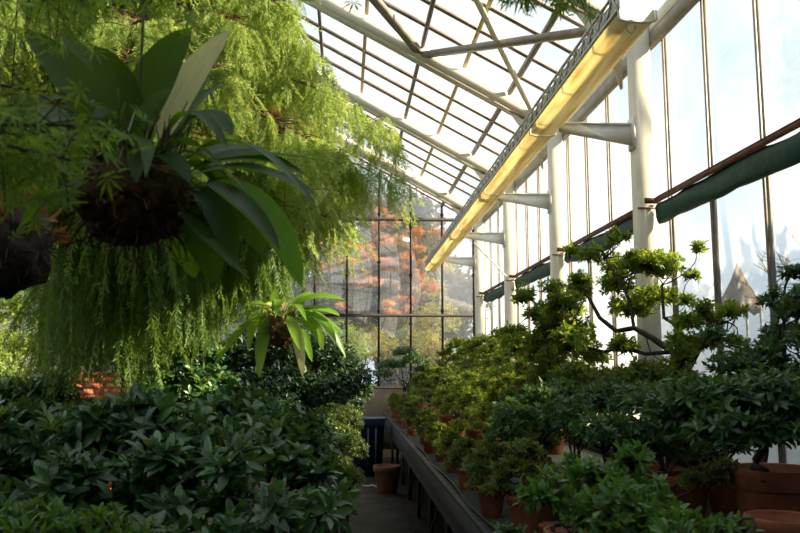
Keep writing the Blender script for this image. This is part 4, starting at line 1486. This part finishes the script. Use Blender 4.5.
pads = []
for px, py, n in ((395, 235, 7), (365, 255, 6), (335, 262, 6), (405, 258, 8), (388, 278, 7), (350, 285, 5), (412, 285, 6), (378, 222, 4), (425, 235, 4), (328, 245, 4), (402, 302, 4), (428, 265, 5)):
    for _ in range(n):
        pads.append((*P(px + rng.normal(0, 11), py + rng.normal(0, 8), 22.5 + rng.normal(0, .5)), rng.uniform(.14, .3)))
tree('autumn_maple', (1.5, 22.5, 0), pads, 'autumn', 55, .16, 'maple with orange autumn leaves outside the end wall', T=STAR, k=3, flat=.3, trunk=.05, bark='bark_dark')
tree('garden_tree', (2.4, 24.5, 0), pix([(430, 290, 24, .7), (435, 320, 24, .7), (420, 330, 24, .6), (440, 265, 25, .6)]),
     'yellow_leaf', 40, .12, 'yellowing tree outside the end wall beside the corner post', flat=.8, trunk=.05, bark='bark_dark')
for i, (px, py, yy, r, mt, lab) in enumerate(((335, 335, 21, .6, 'sunny_leaf', 'light green bush outside the end wall behind the smaller hanging plant'), (365, 340, 22, .65, 'yellow_leaf', 'yellow-green bush outside the end wall below the orange maple'),
                                             (395, 335, 23, .6, 'box', 'green bush outside the end wall behind the flat-topped azalea'), (425, 345, 22, .6, 'yellow_leaf', 'yellow bush outside the end wall below the trough end'))):
    q = P(px, py, yy)
    tree('garden_bush', (q[0], q[1], 0), [(q[0], q[1], q[2], r), (q[0] + .4, q[1], q[2] - .3, r), (q[0] - .4, q[1], q[2] - .35, r)], mt, 60, .1, lab, flat=.85, trunk=.04, group='bushes outside the end wall')
q = P(20, 270, 24)
tree('garden_tree', (q[0], q[1], 0), [(*P(a, b, 24), r) for a, b, r in ((0, 240, 1.1), (50, 260, 1.0), (25, 300, 1.1), (80, 310, .9), (-30, 290, 1.1), (60, 340, 1.0), (0, 350, 1.2), (120, 330, .8), (160, 320, .8))],
     'sunny_leaf', 24, .16, 'sunlit light green tree outside, seen through the far left glass', flat=.8)
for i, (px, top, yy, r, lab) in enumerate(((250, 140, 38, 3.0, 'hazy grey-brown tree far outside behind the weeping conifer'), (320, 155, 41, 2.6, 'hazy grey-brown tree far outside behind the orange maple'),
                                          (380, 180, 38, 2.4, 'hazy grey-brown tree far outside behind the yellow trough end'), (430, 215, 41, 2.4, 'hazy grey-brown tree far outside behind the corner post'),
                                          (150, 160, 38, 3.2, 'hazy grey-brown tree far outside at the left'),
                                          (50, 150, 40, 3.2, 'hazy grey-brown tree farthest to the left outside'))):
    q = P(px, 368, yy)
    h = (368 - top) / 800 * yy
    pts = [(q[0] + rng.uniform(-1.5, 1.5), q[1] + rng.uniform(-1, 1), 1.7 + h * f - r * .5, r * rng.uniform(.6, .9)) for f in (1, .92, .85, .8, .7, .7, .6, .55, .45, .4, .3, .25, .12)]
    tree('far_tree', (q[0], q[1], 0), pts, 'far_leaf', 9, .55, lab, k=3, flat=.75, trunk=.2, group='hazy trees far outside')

e = empty('shading_hedge', (6.4, 1.7, 0), 0, 'unseen dark hedge added outside the glass to shade the foreground', 'hedge')  # unseen hedge, added to keep sun and sky off the foreground
tips, ax = blob_tips([((x, y, z), (1.1, 1.3, 1.1)) for x in (-.3, .4) for y in (-7, -5.4, -4, -2.6, -1.2, .2, 1.6) for z in (1.0, 2.6, 4.2, 5.6, 6.6)] + [((0, y, z), (1.1, 1.2, 1.0)) for y in (3.2, 4.6) for z in (1.0, 2.4, 3.4)], 26)
fb = MB(); rosettes(fb, LEAF, tips, ax, 5, .3, (40, 110)); fb.build('foliage', M['camellia'], e)
tb = MB()
for yy in (-4, -1, 2, 4): tb.tube(crooked((0, yy, 0), (0, yy, 6), .1), np.linspace(.12, .04, 9), 7)
tb.build('stems', M['bark_dark'], e)
for x, yy, zz, lab in ((-4.3, 3.2, 3.6, 'unseen fig tree added outside the frame to the left to block skylight'), (-2.4, -.6, 4.0, 'unseen fig tree added behind the viewer to block skylight')):  # unseen trees, added to block skylight from the left and behind
    pts = [(x + dx, yy + dy, zz + dz, .85) for dx, dy, dz in ((0, 0, 1.5), (.7, .3, .9), (-.7, .2, .9), (0, .8, .6), (.1, -.8, .6), (.5, .6, 0), (-.5, -.5, 0), (.6, -.5, .2), (-.6, .6, .1))]
    tree('shading_fig', (x, yy, 0), pts, 'camellia', 60, .15, lab, flat=.75, bark='bark_dark')

# bare tree and little pointed-roof hut outside the glass wall
e = empty('bare_tree', (12.6, 20, 0), 0, 'bare-branched tree outside the glass at the upper right', 'tree')
tb = MB()


def grow(p, d, L, r, depth):
    q = p + d * L
    tb.tube(crooked(p, q, L * .06, 5), np.linspace(r, r * .65, 5), 5)
    if depth:
        for _ in range(3):
            grow(q, nrm(d + rng.normal(0, .45, 3) + [0, 0, .12]), L * .72, r * .6, depth - 1)


grow(np.array([0., 0, 0]), np.array([0, 0, 1.]), 1.9, .12, 5)
tb.build('branches', M['bark'], e)
hx = P(743, 368, 22)
e = empty('garden_shelter', (hx[0], 22, 0), 0, 'small open shelter with a pointed brown thatched roof, hazy through the glass', 'shelter')
for x in (-.4, .4):
    for yy in (-.4, .4):
        mb = MB(); mb.box(x - .03, x + .03, yy - .03, yy + .03, 0, 3.5)
        mb.build('post', M['hutwall'], e)
mb = MB()
k = 26
v, f = [], []
prof = [(.62, 3.3), (.56, 3.42), (.4, 3.8), (.18, 4.25), (.02, 4.68)]
for rr, zz in prof:
    for j in range(k):
        a = 2 * PI * j / k
        q = rr * (1 + rng.normal(0, .05))
        v.append((q * math.cos(a), q * math.sin(a), zz + (rng.normal(0, .06) if zz < 3.35 else 0)))
for i in range(len(prof) - 1):
    for j in range(k):
        f.append((i * k + j, i * k + (j + 1) % k, (i + 1) * k + (j + 1) % k, (i + 1) * k + j))
f += [tuple(range(k))[::-1], tuple(range(4 * k, 5 * k))]
mb.raw(v, f)
mb.build('roof', M['thatch'], e)

# ------------------------------------------------------------------ light, sky, camera
wd = bpy.data.worlds.new('sky')
scene.world = wd
wd.use_nodes = True
nt = wd.node_tree
nt.nodes.clear()
out = N(nt, 'ShaderNodeOutputWorld')
bg = N(nt, 'ShaderNodeBackground')
tc = N(nt, 'ShaderNodeTexCoord')
no = N(nt, 'ShaderNodeTexNoise')
no.inputs['Scale'].default_value = 4.5
no.inputs['Detail'].default_value = 7
no.inputs['Roughness'].default_value = .6
nt.links.new(tc.outputs['Generated'], no.inputs['Vector'])
r = ramp(nt, [(.34, (.56, .74, .92)), (.5, (.8, .9, 1.0)), (.6, (1.0, 1.0, 1.0))])
nt.links.new(no.outputs['Fac'], r.inputs['Fac'])
nt.links.new(r.outputs['Color'], bg.inputs['Color'])
bg.inputs['Strength'].default_value = 1.45
nt.links.new(bg.outputs[0], out.inputs[0])

sun = bpy.data.lights.new('sun', 'SUN')
sun.energy = 19.0
sun.angle = math.radians(.6)
sun.color = (1.0, .83, .58)
so = bpy.data.objects.new('sun', sun)
COL.objects.link(so)
AZ, EL = math.radians(95), math.radians(30)          # from the path direction towards the glass wall
to_sun = Vector((math.sin(AZ) * math.cos(EL), math.cos(AZ) * math.cos(EL), math.sin(EL)))
so.rotation_euler = (-to_sun).to_track_quat('-Z', 'Y').to_euler()
so.location = to_sun * 40

cam = bpy.data.cameras.new('camera')
co = bpy.data.objects.new('camera', cam)
COL.objects.link(co)
co.location = (0, 0, CZ)
co.rotation_euler = (PI / 2 + PITCH, 0, -YAW)
cam.sensor_width = 36
cam.lens = 36
cam.clip_end = 300
cam.dof.use_dof = True
cam.dof.focus_distance = 7.0
cam.dof.aperture_fstop = 5.6
scene.camera = co

scene.view_settings.view_transform = 'Standard'
scene.view_settings.look = 'None'
scene.view_settings.gamma = 1
scene.view_settings.exposure = 0.0
c = scene.cycles
c.use_denoising = True
c.max_bounces = 8
c.diffuse_bounces = 4
c.glossy_bounces = 3
c.transmission_bounces = 6
c.transparent_max_bounces = 24
c.sample_clamp_indirect = 6
c.caustics_reflective = False
c.caustics_refractive = False
